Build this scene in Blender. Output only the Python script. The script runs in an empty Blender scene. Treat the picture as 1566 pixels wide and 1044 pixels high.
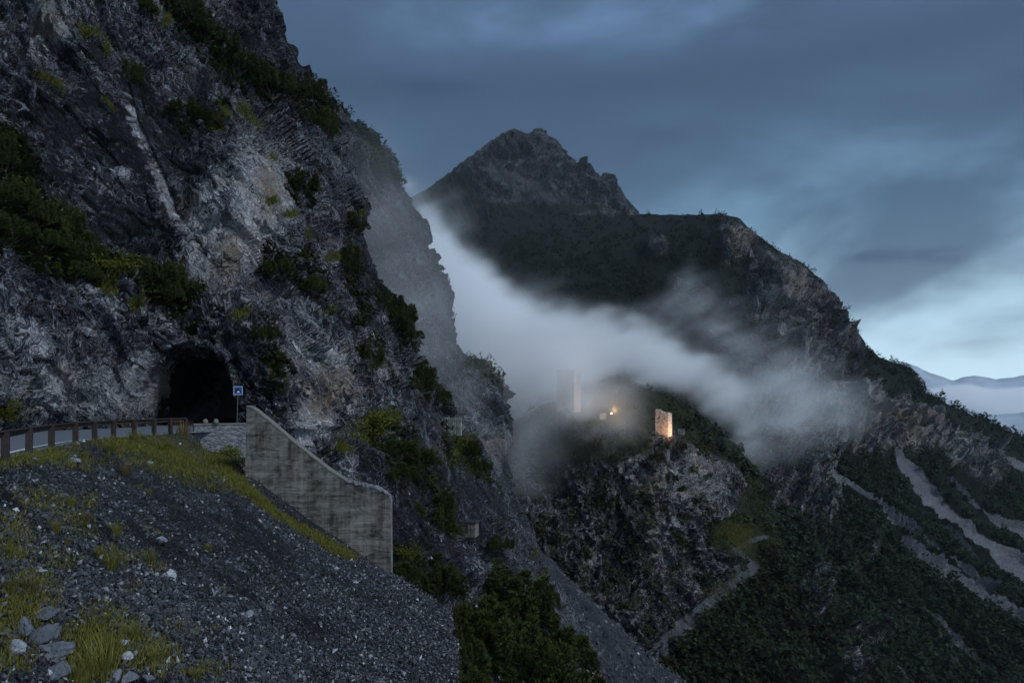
import bpy, math, random
import numpy as np
random.seed(7)
R = math.radians
sc = bpy.context.scene
COL = sc.collection
F, CX, HY = 1044.0, 783.0, 618.0          # photograph's focal length, centre and eye level in pixels
f32 = np.float32

# ------------------------------------------------------------------ helpers
def P(px, py, Y):
    px, py, Y = np.asarray(px, float), np.asarray(py, float), np.asarray(Y, float)
    return np.stack([(px - CX) / F * Y, Y + 0 * px, (HY - py) / F * Y], -1)

def interp(tab, x):
    t = np.array(tab, float)
    return np.interp(x, t[:, 0], t[:, 1])

def sstep(a, b, x):
    t = np.clip((x - a) / (b - a), 0, 1)
    return t * t * (3 - 2 * t)

def _hash(ix, iy, iz, seed):
    h = (ix.astype(np.uint32) * np.uint32(374761393) + iy.astype(np.uint32) * np.uint32(668265263)
         + iz.astype(np.uint32) * np.uint32(2147483647) + np.uint32((seed * 974634777) & 0xffffffff))
    h = (h ^ (h >> np.uint32(13))) * np.uint32(1274126177)
    h = (h ^ (h >> np.uint32(16))) * np.uint32(2246822519)
    return h ^ (h >> np.uint32(15))

def perlin(p, seed=0):
    p = p.astype(f32)
    i = np.floor(p).astype(np.int32)
    fr = p - i
    u = fr * fr * fr * (fr * (fr * 6 - 15) + 10)
    out = np.zeros(len(p), f32)
    for dx in (0, 1):
        wx = u[:, 0] if dx else 1 - u[:, 0]
        for dy in (0, 1):
            wy = wx * (u[:, 1] if dy else 1 - u[:, 1])
            for dz in (0, 1):
                w = wy * (u[:, 2] if dz else 1 - u[:, 2])
                h = _hash(i[:, 0] + dx, i[:, 1] + dy, i[:, 2] + dz, seed)
                gx = (h & np.uint32(1023)).astype(f32) / 511.5 - 1
                gy = ((h >> np.uint32(10)) & np.uint32(1023)).astype(f32) / 511.5 - 1
                gz = ((h >> np.uint32(20)) & np.uint32(1023)).astype(f32) / 511.5 - 1
                out += w * (gx * (fr[:, 0] - dx) + gy * (fr[:, 1] - dy) + gz * (fr[:, 2] - dz))
    return out * 1.3

def fbm(p, octv=4, gain=.5, seed=0, ridge=False):
    a, s, tot = 1.0, np.zeros(len(p), f32), 0
    q = p
    for o in range(octv):
        n = perlin(q, seed + o)
        s += a * ((1 - 2 * np.abs(n)) if ridge else n)
        tot += a
        a *= gain
        q = q * 2.03 + 17.3
    return s / tot

def facets(p, seed=0):
    """angular crag relief: every irregular cell is a tilted plane"""
    p = p.astype(f32)
    i = np.floor(p).astype(np.int32)
    fr = p - i
    off = np.where(fr < .5, -1, 0).astype(np.int32)
    best = np.full(len(p), 1e9, f32)
    val = np.zeros(len(p), f32)
    for dx in (0, 1):
        for dy in (0, 1):
            for dz in (0, 1):
                cx, cy, cz = i[:, 0] + off[:, 0] + dx, i[:, 1] + off[:, 1] + dy, i[:, 2] + off[:, 2] + dz
                h = _hash(cx, cy, cz, seed)
                a = (h & np.uint32(1023)).astype(f32) / 1023 - .5
                b = ((h >> np.uint32(10)) & np.uint32(1023)).astype(f32) / 1023 - .5
                c = ((h >> np.uint32(20)) & np.uint32(1023)).astype(f32) / 1023 - .5
                vx = p[:, 0] - (cx + .5 + .7 * a)
                vy = p[:, 1] - (cy + .5 + .7 * b)
                vz = p[:, 2] - (cz + .5 + .7 * c)
                d = vx * vx + vy * vy + vz * vz
                h2 = _hash(cx, cy, cz, seed + 91)
                ga = (h2 & np.uint32(1023)).astype(f32) / 511.5 - 1
                gb = ((h2 >> np.uint32(10)) & np.uint32(1023)).astype(f32) / 511.5 - 1
                gc = ((h2 >> np.uint32(20)) & np.uint32(1023)).astype(f32) / 511.5 - 1
                v = ga * vx + gb * vy + gc * vz + .6 * b
                m = d < best
                best = np.where(m, d, best)
                val = np.where(m, v, val)
    return val

def tps(pts, lam=1e-3):
    """smooth inverse depth through (px, py, Y) control points; a plane in space stays a plane"""
    a = np.array(pts, float)
    xy = a[:, :2] / 300.0
    v = 1.0 / a[:, 2]
    n = len(a)
    d2 = ((xy[:, None] - xy[None]) ** 2).sum(-1)
    K = .5 * d2 * np.log(d2 + 1e-9) + lam * np.eye(n)
    Q = np.c_[np.ones(n), xy]
    A = np.block([[K, Q], [Q.T, np.zeros((3, 3))]])
    w = np.linalg.solve(A, np.r_[v, 0, 0, 0])
    lo, hi = v.min() * .8, v.max() * 1.25
    def fn(px, py):
        sh = np.shape(px)
        q = np.c_[np.ravel(px), np.ravel(py)] / 300.0
        o = w[n] + q @ w[n + 1:]
        for k in range(n):
            e = ((q - xy[k]) ** 2).sum(-1)
            o = o + w[k] * .5 * e * np.log(e + 1e-9)
        return (1 / np.clip(o, lo, hi)).reshape(sh)
    return fn

def build(name, V, faces, mat, parent=None, smooth=False, attrs=None, loc=None):
    """faces: (n,3|4) int array, or a list of lists"""
    me = bpy.data.meshes.new(name)
    V = np.asarray(V, f32)
    if isinstance(faces, np.ndarray):
        k = faces.shape[1]
        me.vertices.add(len(V))
        me.vertices.foreach_set('co', V.ravel())
        me.loops.add(faces.size)
        me.loops.foreach_set('vertex_index', faces.astype(np.int32).ravel())
        me.polygons.add(len(faces))
        me.polygons.foreach_set('loop_start', np.arange(0, faces.size, k, dtype=np.int32))
        me.update(calc_edges=True)
    else:
        me.from_pydata(V.tolist(), [], faces)
        me.update()
    me.polygons.foreach_set('use_smooth', np.full(len(me.polygons), smooth))
    for an, av in (attrs or {}).items():
        av = np.asarray(av, f32)
        if av.ndim == 2:
            at = me.attributes.new(an, 'FLOAT_COLOR', 'POINT')
            at.data.foreach_set('color', av.ravel())
        else:
            at = me.attributes.new(an, 'FLOAT', 'POINT')
            at.data.foreach_set('value', av)
    for m in (mat if isinstance(mat, list) else [mat]):
        me.materials.append(m)
    o = bpy.data.objects.new(name, me)
    COL.objects.link(o)
    if parent:
        o.parent = parent
    if loc is not None:
        o.location = loc
    return o

def tag(o, label=None, cat=None, group=None, kind=None):
    if label: o['label'] = label
    if cat: o['category'] = cat
    if group: o['group'] = group
    if kind: o['kind'] = kind
    return o

def empty(name, loc, label, cat, group=None, rz=0):
    o = bpy.data.objects.new(name, None)
    o.empty_display_size = .2
    COL.objects.link(o)
    o.location = tuple(float(c) for c in loc)
    o.rotation_euler = (0, 0, rz)
    return tag(o, label, cat, group)

class MB:
    """collects shapes for ONE mesh"""
    def __init__(s): s.v, s.f = [], []
    def add(s, v, f):
        b = len(s.v); s.v += [tuple(map(float, q)) for q in v]; s.f += [[b + i for i in q] for q in f]; return s
    def box(s, lo, hi, bev=0.0):
        x0, y0, z0 = lo; x1, y1, z1 = hi
        b = bev
        if b <= 0:
            return s.add([(x0,y0,z0),(x1,y0,z0),(x1,y1,z0),(x0,y1,z0),(x0,y0,z1),(x1,y0,z1),(x1,y1,z1),(x0,y1,z1)],
                         [[0,3,2,1],[4,5,6,7],[0,1,5,4],[1,2,6,5],[2,3,7,6],[3,0,4,7]])
        rings = []
        for z, i in ((z0, b), (z0 + b, 0), (z1 - b, 0), (z1, b)):
            rings.append([(x0+i+b*(i==0)*.6,y0+i,z),(x1-i-b*(i==0)*.6,y0+i,z),(x1-i,y0+i+b*(i==0)*.6,z),(x1-i,y1-i-b*(i==0)*.6,z),
                          (x1-i-b*(i==0)*.6,y1-i,z),(x0+i+b*(i==0)*.6,y1-i,z),(x0+i,y1-i-b*(i==0)*.6,z),(x0+i,y0+i+b*(i==0)*.6,z)])
        v = [q for r in rings for q in r]
        f = [list(range(7, -1, -1)), list(range(24, 32))]
        for k in range(3):
            for j in range(8):
                f.append([k*8+j, k*8+(j+1) % 8, k*8+8+(j+1) % 8, k*8+8+j])
        return s.add(v, f)
    def tube(s, pts, rad, n=8):
        pts = [np.array(p, float) for p in pts]
        rad = rad if isinstance(rad, (list, tuple)) else [rad] * len(pts)
        v, f = [], []
        for k, p in enumerate(pts):
            d = pts[min(k+1, len(pts)-1)] - pts[max(k-1, 0)]
            d /= np.linalg.norm(d) + 1e-9
            a = np.cross(d, (0, 0, 1) if abs(d[2]) < .9 else (1, 0, 0)); a /= np.linalg.norm(a)
            c = np.cross(d, a)
            for j in range(n):
                t = 2 * math.pi * j / n
                v.append(p + rad[k] * (a * math.cos(t) + c * math.sin(t)))
        for k in range(len(pts) - 1):
            for j in range(n):
                f.append([k*n+j, k*n+(j+1) % n, (k+1)*n+(j+1) % n, (k+1)*n+j])
        f.append(list(range(n - 1, -1, -1))); f.append([(len(pts)-1)*n+j for j in range(n)])
        return s.add(v, f)
    def prism(s, poly, y0, y1):
        """polygon in (x,z), extruded along y"""
        n = len(poly)
        v = [(x, y0, z) for x, z in poly] + [(x, y1, z) for x, z in poly]
        f = [list(range(n)), list(range(2*n-1, n-1, -1))]
        f += [[i, i + n, (i+1) % n + n, (i+1) % n] for i in range(n)]
        return s.add(v, f)
    def build(s, name, mat, parent=None, smooth=False, loc=None):
        return build(name, np.array(s.v), s.f, mat, parent, smooth, loc=loc)

# ------------------------------------------------------------------ materials
def new_mat(name):
    m = bpy.data.materials.new(name); m.use_nodes = True
    nt = m.node_tree; nt.nodes.clear()
    return m, nt
class N:
    """tiny node-graph helper"""
    def __init__(s, nt): s.nt = nt
    def node(s, t, ins=None, **kw):
        n = s.nt.nodes.new(t)
        for k, v in kw.items(): setattr(n, k, v)
        for k, v in (ins or {}).items():
            if isinstance(v, bpy.types.NodeSocket): s.nt.links.new(v, n.inputs[k])
            else: n.inputs[k].default_value = v
        return n
    def math(s, op, a, b=0.0, clamp=False):
        n = s.nt.nodes.new('ShaderNodeMath'); n.operation = op; n.use_clamp = clamp
        for k, v in enumerate((a, b)):
            if isinstance(v, bpy.types.NodeSocket): s.nt.links.new(v, n.inputs[k])
            else: n.inputs[k].default_value = v
        return n.outputs[0]
    def mix(s, fac, a, b, blend='MIX'):
        n = s.nt.nodes.new('ShaderNodeMix'); n.data_type = 'RGBA'; n.blend_type = blend
        for k, v in ((0, fac), (6, a), (7, b)):
            if isinstance(v, bpy.types.NodeSocket): s.nt.links.new(v, n.inputs[k])
            else: n.inputs[k].default_value = v if not isinstance(v, tuple) or len(v) == 4 else (*v, 1)
        return n.outputs[2]
    def ramp(s, fac, stops, interp='LINEAR'):
        n = s.nt.nodes.new('ShaderNodeValToRGB'); n.color_ramp.interpolation = interp
        e = n.color_ramp.elements
        while len(e) < len(stops): e.new(.5)
        for k, (p, c) in enumerate(stops):
            e[k].position = p; e[k].color = (*c, 1) if isinstance(c, tuple) else (c, c, c, 1)
        s.nt.links.new(fac, n.inputs[0])
        return n.outputs[0]
    def rng(s, fac, a, b, c=0.0, d=1.0):
        n = s.node('ShaderNodeMapRange', {0: fac, 1: a, 2: b, 3: c, 4: d}); n.interpolation_type = 'SMOOTHSTEP'
        return n.outputs[0]
    def noise(s, vec, scale, detail=4, rough=.55, dist=0.0):
        return s.node('ShaderNodeTexNoise', {'Vector': vec, 'Scale': scale, 'Detail': detail, 'Roughness': rough, 'Distortion': dist}).outputs[0]
    def voro(s, vec, scale, feature='F1', out=0, rnd=1.0):
        return s.node('ShaderNodeTexVoronoi', {'Vector': vec, 'Scale': scale, 'Randomness': rnd}, feature=feature).outputs[out]
    def out(s, col, rough=.9, bump=None, bstr=.5, bdist=.1, spec=.2):
        b = s.node('ShaderNodeBsdfPrincipled', {'Base Color': col, 'Roughness': rough, 'Specular IOR Level': spec})
        if bump is not None:
            bn = s.node('ShaderNodeBump', {'Height': bump, 'Strength': bstr, 'Distance': bdist})
            s.nt.links.new(bn.outputs[0], b.inputs['Normal'])
        o = s.node('ShaderNodeOutputMaterial')
        s.nt.links.new(b.outputs[0], o.inputs[0])
        return b

def rock_mat(name, unit, rot, stretch, dark, mid, light, warm=(.34, .27, .20), moss=(.062, .068, .016), scree=(.17, .18, .20), contrast=1.0, bstr=.9):
    """unit = size in metres of a rock facet; rot/stretch give the lie of the strata"""
    m, nt = new_mat(name); g = N(nt)
    pos = g.node('ShaderNodeNewGeometry').outputs[0]
    mp = g.node('ShaderNodeMapping', {'Vector': pos, 'Rotation': rot}).outputs[0]
    mp = g.node('ShaderNodeMapping', {'Vector': mp, 'Scale': stretch}).outputs[0]
    wob = g.node('ShaderNodeTexNoise', {'Vector': pos, 'Scale': .25 / unit, 'Detail': 2.0}).outputs[1]
    v = g.node('ShaderNodeVectorMath', {0: mp, 1: wob}, operation='MULTIPLY_ADD')
    v.inputs[1].default_value = (1, 1, 1)
    nt.links.new(mp, v.inputs[0]); 
    wsc = g.node('ShaderNodeVectorMath', {0: wob}, operation='SCALE'); wsc.inputs['Scale'].default_value = unit * .7
    nt.links.new(wsc.outputs[0], v.inputs[2])
    vec = v.outputs[0]
    fine = g.noise(vec, 1.0 / unit, 6, .62, .0)
    big = g.noise(pos, .12 / unit, 5, .6)
    vor = g.node('ShaderNodeTexVoronoi', {'Vector': vec, 'Scale': .75 / unit})
    cell = g.node('ShaderNodeSeparateColor', {0: vor.outputs[1]}).outputs[0]
    crack = g.voro(vec, .45 / unit, 'DISTANCE_TO_EDGE')
    at = g.node('ShaderNodeAttribute', attribute_name='mask')
    sp = g.node('ShaderNodeSeparateColor', {0: at.outputs[0]})
    a_moss, a_pale, a_scree = sp.outputs[0], sp.outputs[1], sp.outputs[2]
    a_warm = at.outputs['Alpha']
    rough_m = g.rng(g.noise(pos, .085 / unit, 3, .6), .40, .60, .30, 1.15)
    fine = g.math('ADD', g.math('MULTIPLY', g.math('SUBTRACT', fine, .5), rough_m), .5)
    bigv = g.node('ShaderNodeTexVoronoi', {'Vector': vec, 'Scale': .17 / unit})
    slab = g.node('ShaderNodeSeparateColor', {0: bigv.outputs[1]}).outputs[0]
    frac = g.voro(g.node('ShaderNodeVectorMath', {0: vec, 1: (1.0, 1.0, .45)}, operation='MULTIPLY').outputs[0], .15 / unit, 'DISTANCE_TO_EDGE')
    t = g.math('ADD', g.math('MULTIPLY', fine, .56 * contrast), g.math('MULTIPLY', cell, .17 * contrast))
    t = g.math('ADD', t, g.math('MULTIPLY', big, .48))
    t = g.math('ADD', t, g.math('MULTIPLY', g.math('SUBTRACT', slab, .5), .21))
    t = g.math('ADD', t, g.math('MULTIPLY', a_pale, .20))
    stroke = g.noise(g.node('ShaderNodeVectorMath', {0: vec, 1: (2.0, 1.0, .7)}, operation='MULTIPLY').outputs[0], 1.9 / unit, 4, .6)
    t = g.math('ADD', t, g.math('MULTIPLY', g.rng(stroke, .54, .72), .15))
    t = g.math('SUBTRACT', t, g.math('MULTIPLY', g.rng(stroke, .46, .30), .12))
    t = g.math('SUBTRACT', t, .115 + .485 * (contrast - 1))
    t = g.math('ADD', g.math('MULTIPLY', g.math('SUBTRACT', t, .5), 1.45), .5)
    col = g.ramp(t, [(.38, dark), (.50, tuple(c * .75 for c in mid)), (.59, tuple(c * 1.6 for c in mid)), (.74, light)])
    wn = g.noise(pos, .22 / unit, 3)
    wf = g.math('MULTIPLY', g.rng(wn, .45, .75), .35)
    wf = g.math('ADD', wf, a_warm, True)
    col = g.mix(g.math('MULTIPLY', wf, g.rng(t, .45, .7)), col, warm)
    ck = g.math('MULTIPLY', g.rng(crack, 0.0, .05, .45, 1.0), g.math('MAXIMUM', g.rng(frac, .006, .028, .16, 1.0), g.rng(big, .50, .42)))  # shade inside cracks and fractures, multiplied into the rock colour
    col = g.mix(1.0, col, g.node('ShaderNodeCombineColor', {0: ck, 1: ck, 2: ck}).outputs[0], 'MULTIPLY')
    # scree and moss cover
    sn = g.noise(pos, 2.2 / unit, 6, .75)
    scol = g.mix(g.rng(sn, .35, .75), tuple(c * .55 for c in scree), tuple(c * 1.35 for c in scree))
    sf = g.rng(g.math('ADD', a_scree, g.math('MULTIPLY', g.math('SUBTRACT', sn, .5), .9)), .35, .6)
    col = g.mix(sf, col, scol)
    mn = g.noise(pos, 1.3 / unit, 5, .7)
    mf = g.rng(g.math('ADD', a_moss, g.math('MULTIPLY', g.math('SUBTRACT', mn, .5), 1.1)), .4, .62)
    mcol = g.mix(mn, tuple(c * .4 for c in moss), tuple(c * 1.6 for c in moss))
    col = g.mix(mf, col, mcol)
    h = g.math('ADD', g.math('MULTIPLY', fine, 1.2), g.math('MULTIPLY', cell, .35))
    h = g.math('ADD', h, g.math('MULTIPLY', g.rng(crack, 0, .08), .25))
    h = g.math('ADD', h, g.math('MULTIPLY', g.rng(frac, 0, .04), .6))
    g.out(col, .85, h, bstr, unit * .8)
    return m

def leaf_mat(name, a, b, rough=.75):
    m, nt = new_mat(name); g = N(nt)
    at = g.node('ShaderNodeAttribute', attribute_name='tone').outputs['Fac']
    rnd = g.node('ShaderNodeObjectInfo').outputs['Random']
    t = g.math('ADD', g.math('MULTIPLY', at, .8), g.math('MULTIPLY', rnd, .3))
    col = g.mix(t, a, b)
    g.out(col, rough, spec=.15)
    return m

def tone_mat(name, stops, scale=6.0, rough=.85, bstr=.5, bdist=.03):
    m, nt = new_mat(name); g = N(nt)
    at = g.node('ShaderNodeAttribute', attribute_name='tone').outputs['Fac']
    pos = g.node('ShaderNodeNewGeometry').outputs[0]
    n = g.noise(pos, scale, 6, .65)
    t = g.math('ADD', at, g.math('MULTIPLY', g.math('SUBTRACT', n, .5), .5))
    g.out(g.ramp(t, stops), rough, n, bstr, bdist)
    return m

def plain(name, col, rough=.6, metal=0.0, var=.25, scale=5.0, bstr=.2):
    m, nt = new_mat(name); g = N(nt)
    pos = g.node('ShaderNodeTexCoord').outputs['Object']
    n = g.noise(pos, scale, 6, .65)
    c = g.mix(n, tuple(x * (1 - var) for x in col), tuple(x * (1 + var) for x in col))
    b = g.out(c, rough, n, bstr, .02)
    b.inputs['Metallic'].default_value = metal
    return m

def concrete_mat(name, base=.30, line=.34, tint=(1, 1.0, .93)):
    m, nt = new_mat(name); g = N(nt)
    pos = g.node('ShaderNodeTexCoord').outputs['Object']
    st = g.node('ShaderNodeMapping', {'Vector': pos, 'Scale': (.45, 1, 2.0)}).outputs[0]
    streak = g.noise(st, 1.7, 8, .72, .8)
    blot = g.noise(pos, .7, 8, .72, .6)
    drip = g.noise(g.node('ShaderNodeMapping', {'Vector': pos, 'Scale': (3.0, 1, .22)}).outputs[0], 1.0, 5, .6)
    sepz = g.node('ShaderNodeSeparateXYZ', {0: pos}).outputs[2]
    wz = g.math('ADD', sepz, g.math('MULTIPLY', blot, .05))
    fr = g.math('FRACT', g.math('DIVIDE', wz, line))
    joint = g.math('SUBTRACT', 1.0, g.rng(g.math('ABSOLUTE', g.math('SUBTRACT', fr, .5)), .0, .05))
    crack = g.voro(g.node('ShaderNodeVectorMath', {0: pos, 1: g.node('ShaderNodeTexNoise', {'Vector': pos, 'Scale': 1.2, 'Detail': 4.0}).outputs[1]}, operation='ADD').outputs[0], .75, 'DISTANCE_TO_EDGE')
    ckm = g.math('MULTIPLY', g.math('SUBTRACT', 1.0, g.rng(crack, 0.004, .02)), g.rng(blot, .52, .6))
    t = g.math('ADD', g.math('MULTIPLY', streak, .75), g.math('MULTIPLY', blot, .75))
    t = g.math('ADD', t, g.math('SUBTRACT', g.math('MULTIPLY', drip, .45), .33))
    B = lambda k: tuple(base * k * c for c in tint)
    col = g.ramp(t, [(.42, B(.08)), (.54, B(.40)), (.65, B(1.0)), (.82, B(1.9))])
    col = g.mix(g.math('MULTIPLY', joint, g.math('MULTIPLY', g.rng(streak, .3, .5), .85)), col, B(.28))
    col = g.mix(g.math('MULTIPLY', ckm, .8), col, B(.1))
    h = g.math('SUBTRACT', g.math('ADD', streak, g.math('MULTIPLY', blot, .4)), g.math('MULTIPLY', joint, .5))
    g.out(col, .9, h, .6, .04)
    return m

# strata of the near wall dip down to the right, away from the lens
from mathutils import Matrix
ROT = tuple((Matrix.Rotation(R(30), 3, 'Y') @ Matrix.Rotation(R(-14), 3, 'Z')).to_euler())
M_cliff = rock_mat('near limestone', .55, ROT, (2.2, 1.2, .5), (.010, .011, .016), (.080, .085, .108), (.50, .50, .53), moss=(.085, .09, .014))
M_ridge = rock_mat('ridge limestone', 1.3, ROT, (2.0, 1.0, .5), (.016, .02, .026), (.06, .068, .08), (.26, .27, .29))
M_crag = rock_mat('crag limestone', 1.5, (R(0), R(18), R(0)), (1.5, 1.0, .75), (.008, .009, .012), (.075, .075, .09), (.46, .45, .44), moss=(.026, .036, .010))
M_mount = rock_mat('mountain limestone', 3.2, (R(0), R(10), R(0)), (1.9, 1.2, .6), (.006, .0065, .009), (.064, .066, .080), (.46, .45, .45), moss=(.009, .015, .008), scree=(.30, .30, .34), warm=(.36, .28, .23))
M_peak = rock_mat('peak limestone', 6.0, (R(0), R(35), R(10)), (1.8, 1.0, .6), (.006, .008, .011), (.045, .05, .062), (.28, .29, .31), moss=(.012, .018, .012), scree=(.11, .115, .13))
M_scree = rock_mat('scree gravel', .14, (0, 0, R(20)), (1, 1, 1), (.018, .020, .025), (.068, .073, .084), (.24, .265, .31), moss=(.085, .085, .018), contrast=1.15)
M_talus = rock_mat('talus gravel', .5, (0, 0, 0), (1, 1, 1), (.02, .026, .034), (.06, .07, .088), (.17, .19, .22), contrast=.9)
M_far = plain('far hillside', (.30, .36, .43), .95, var=.5, scale=.004)  # pale blue of distance haze put into the hillside colour
M_stone = tone_mat('loose stone', [(0, (.012, .014, .020)), (.45, (.098, .104, .118)), (.8, (.27, .275, .30)), (1, (.50, .52, .56))], 9)
M_boulder = tone_mat('boulder stone', [(0, (.02, .023, .03)), (.4, (.085, .094, .115)), (.75, (.20, .22, .26)), (1, (.45, .47, .51))], 4.5, bstr=1.0, bdist=.1)
M_pine = leaf_mat('dwarf pine needles', (.010, .015, .006), (.050, .062, .014))
M_olive = leaf_mat('olive leaves', (.022, .027, .005), (.115, .12, .016))
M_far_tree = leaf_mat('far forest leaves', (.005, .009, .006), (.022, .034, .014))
M_hill_tree = leaf_mat('hill leaves', (.010, .016, .007), (.05, .062, .02))
M_grass = leaf_mat('mountain grass', (.045, .046, .010), (.21, .20, .042))
M_dry = leaf_mat('dry grass', (.06, .045, .02), (.20, .15, .07))
M_stem = plain('bark', (.05, .04, .032), .9)
M_conc = concrete_mat('board marked concrete', .125, .34, (1.03, 1.0, .90))
M_coping = plain('pale mortar coping', (.15, .145, .13), .9, var=.6, scale=7, bstr=.6)
M_asph = plain('asphalt', (.11, .125, .15), .85, var=.25, scale=2.0)
M_line = plain('road paint', (.72, .72, .70), .7, var=.15, scale=8)
M_rust = plain('rusty steel', (.060, .028, .020), .8, var=.65, scale=4)
M_post = plain('weathered brown post', (.036, .027, .026), .85, var=.5, scale=9)
M_blue = plain('blue sign paint', (.012, .10, .38), .45, var=.08)
M_white = plain('white sign paint', (.75, .76, .78), .5, var=.06)
M_black = plain('black sign paint', (.01, .01, .012), .5)
M_grey = plain('galvanised steel', (.16, .17, .19), .5, .6)
M_bore = plain('near black rock', (.035, .035, .04), .95, var=.5, scale=1.2, bstr=.8)  # near black base colour, shared by bore, openings and hut roof

def masonry_mat(name, col, scale=1.7):
    m, nt = new_mat(name); g = N(nt)
    pos = g.node('ShaderNodeTexCoord').outputs['Object']
    v = g.node('ShaderNodeTexVoronoi', {'Vector': g.node('ShaderNodeMapping', {'Vector': pos, 'Scale': (1, 1, 1.7)}).outputs[0], 'Scale': scale})
    cell = g.node('ShaderNodeSeparateColor', {0: v.outputs[1]}).outputs[0]
    n = g.noise(pos, .6, 5, .65)
    t = g.math('ADD', g.math('MULTIPLY', cell, .55), g.math('MULTIPLY', n, .6))
    c = g.ramp(t, [(.2, tuple(x * .4 for x in col)), (.55, col), (.9, tuple(min(1, x * 1.4) for x in col))])
    h = g.math('SUBTRACT', cell, v.outputs[0])
    g.out(c, .9, h, .6, .15)
    return m
M_tower = masonry_mat('tower masonry', (.42, .35, .30))
M_drystone = masonry_mat('grey parapet masonry', (.15, .155, .17), 4.0)

# ------------------------------------------------------------------ terrain sheets
SHEETS = {}
SP = [None]
def oct_(p, size, seed):
    """crag relief of one size, left out where the mesh is too coarse to carry it"""
    return facets(p / size, seed) * np.clip(1.6 * size / SP[0] - 1.2, 0, 1)
def blob(px, py, cx, cy, rx, ry, ang=0, soft=.5):
    a = R(ang); dx, dy = px - cx, py - cy
    u, v = (dx * math.cos(a) + dy * math.sin(a)) / rx, (-dx * math.sin(a) + dy * math.cos(a)) / ry
    return 1 - sstep(1 - soft, 1 + soft, np.sqrt(u * u + v * v))

def line_mask(px, py, pts, w0, w1, soft=.5):
    pts = np.array(pts, float)
    best = np.zeros(np.shape(px))
    n = len(pts) - 1
    for k in range(n):
        a, b = pts[k], pts[k + 1]
        d = b - a
        t = np.clip(((px - a[0]) * d[0] + (py - a[1]) * d[1]) / (d @ d), 0, 1)
        dist = np.hypot(px - a[0] - t * d[0], py - a[1] - t * d[1])
        w = w0 + (w1 - w0) * (k + t) / n
        best = np.maximum(best, 1 - sstep(1 - soft, 1 + soft, dist / w))
    return best

def sheet(name, mat, side, edge, other, span, ctrl, cell, disp, masks=None, back=(26, 1.0, .0), lam=1e-3, smooth=False, cut=None, shape=None, rnd=.05):
    """A relief of one mountainside. side='right': rows run over py in span, from px=other to the skyline px=edge(py);
    side='top': columns run over px in span, from the skyline py=edge(px) down to py=other. Rows past the skyline roll down the far side."""
    nb, bstep, bdrop = back
    u = np.arange(span[0], span[1] + cell, cell)
    e = interp(edge, u)
    if side == 'right':
        ln = np.max(e - other); n = int(ln / cell)
        s = np.linspace(0, 1, n)
        px = other + (e[:, None] - other) * s[None]
        py = np.repeat(u[:, None], n, 1)
    else:
        ln = np.max(other - e); n = int(ln / cell)
        s = np.linspace(0, 1, n)
        px = np.repeat(u[:, None], n, 1)
        py = other + (e[:, None] - other) * s[None]
    fn = tps(ctrl, lam)
    Y = fn(px, py)
    Y = Y * (1 + rnd * sstep(.90, 1, s)[None] ** 2)
    V = P(px, py, Y)
    if shape is not None:
        V = V + shape(px, py)
    # far side
    k = np.arange(1, nb + 1)
    d = (k * bstep + .06 * bstep * k * k)
    last = V[:, -1]
    ray = last / np.linalg.norm(last, axis=1)[:, None]
    hor = ray.copy(); hor[:, 2] = 0; hor /= np.linalg.norm(hor, axis=1)[:, None]
    B = last[:, None] + hor[:, None] * d[None, :, None]
    if side == 'right':
        B[:, :, 0] += (last[:, 0] / last[:, 1])[:, None] * 0 - bdrop * d[None]
    else:
        B[:, :, 2] = last[:, None, 2] + (ray[:, None, 2] / np.hypot(ray[:, 0], ray[:, 1])[:, None]) * d[None] - (bdrop + .15) * d[None]
    V = np.concatenate([V, B], 1)
    pxa = np.concatenate([px, np.repeat(px[:, -1:], nb, 1)], 1)
    pya = np.concatenate([py, np.repeat(py[:, -1:], nb, 1)], 1)
    gu, gv = np.gradient(V, axis=0), np.gradient(V, axis=1)
    Nn = np.cross(gu, gv); Nn /= np.linalg.norm(Nn, axis=-1)[..., None] + 1e-9
    fl = np.sign((Nn[:, :n] * -V[:, :n]).sum(-1).mean())
    Nn *= fl
    sh = V.shape[:2]
    W, H = V.reshape(-1, 3), Nn.reshape(-1, 3)
    ms = masks(pxa, pya) if masks else [np.zeros(sh)] * 4
    M = np.stack([np.clip(q, -1, 1.4) if np.ndim(q) else np.full(sh, q) for q in ms], -1).reshape(-1, 4)
    e1 = np.linalg.norm(gu, axis=-1); e2 = np.linalg.norm(gv, axis=-1)
    mx, mn = np.maximum(e1, e2), np.minimum(e1, e2) + 1e-6
    SP[0] = (mx * 2 * np.clip(np.sqrt(mx / mn / 2.0), 1, 2.5)).ravel()
    W2 = W + H * disp(W, pxa.ravel(), pya.ravel(), M)[:, None]
    nt_, ns_ = sh
    idx = np.arange(nt_ * ns_).reshape(nt_, ns_)
    q = np.stack([idx[:-1, :-1], idx[1:, :-1], idx[1:, 1:], idx[:-1, 1:]], -1).reshape(-1, 4)
    if fl > 0: pass
    else: q = q[:, ::-1]
    if cut is not None:
        c = cut(pxa, pya).ravel()
        q = q[~c[q].all(1)]
    M4 = M.copy()
    o = build(name, W2, np.ascontiguousarray(q), mat, None, smooth, {'mask': M4})
    fl_front = np.zeros(sh, bool); fl_front[:, :n] = True
    SHEETS[name] = dict(V=W2, N=H, px=pxa.ravel(), py=pya.ravel(), M=M, front=fl_front.ravel(), obj=o, shape=sh)
    scr = CX + F * W2[:, 0] / W2[:, 1], HY - F * W2[:, 2] / W2[:, 1]
    SHEETS[name]['sx'], SHEETS[name]['sy'] = scr
    return o

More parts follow.
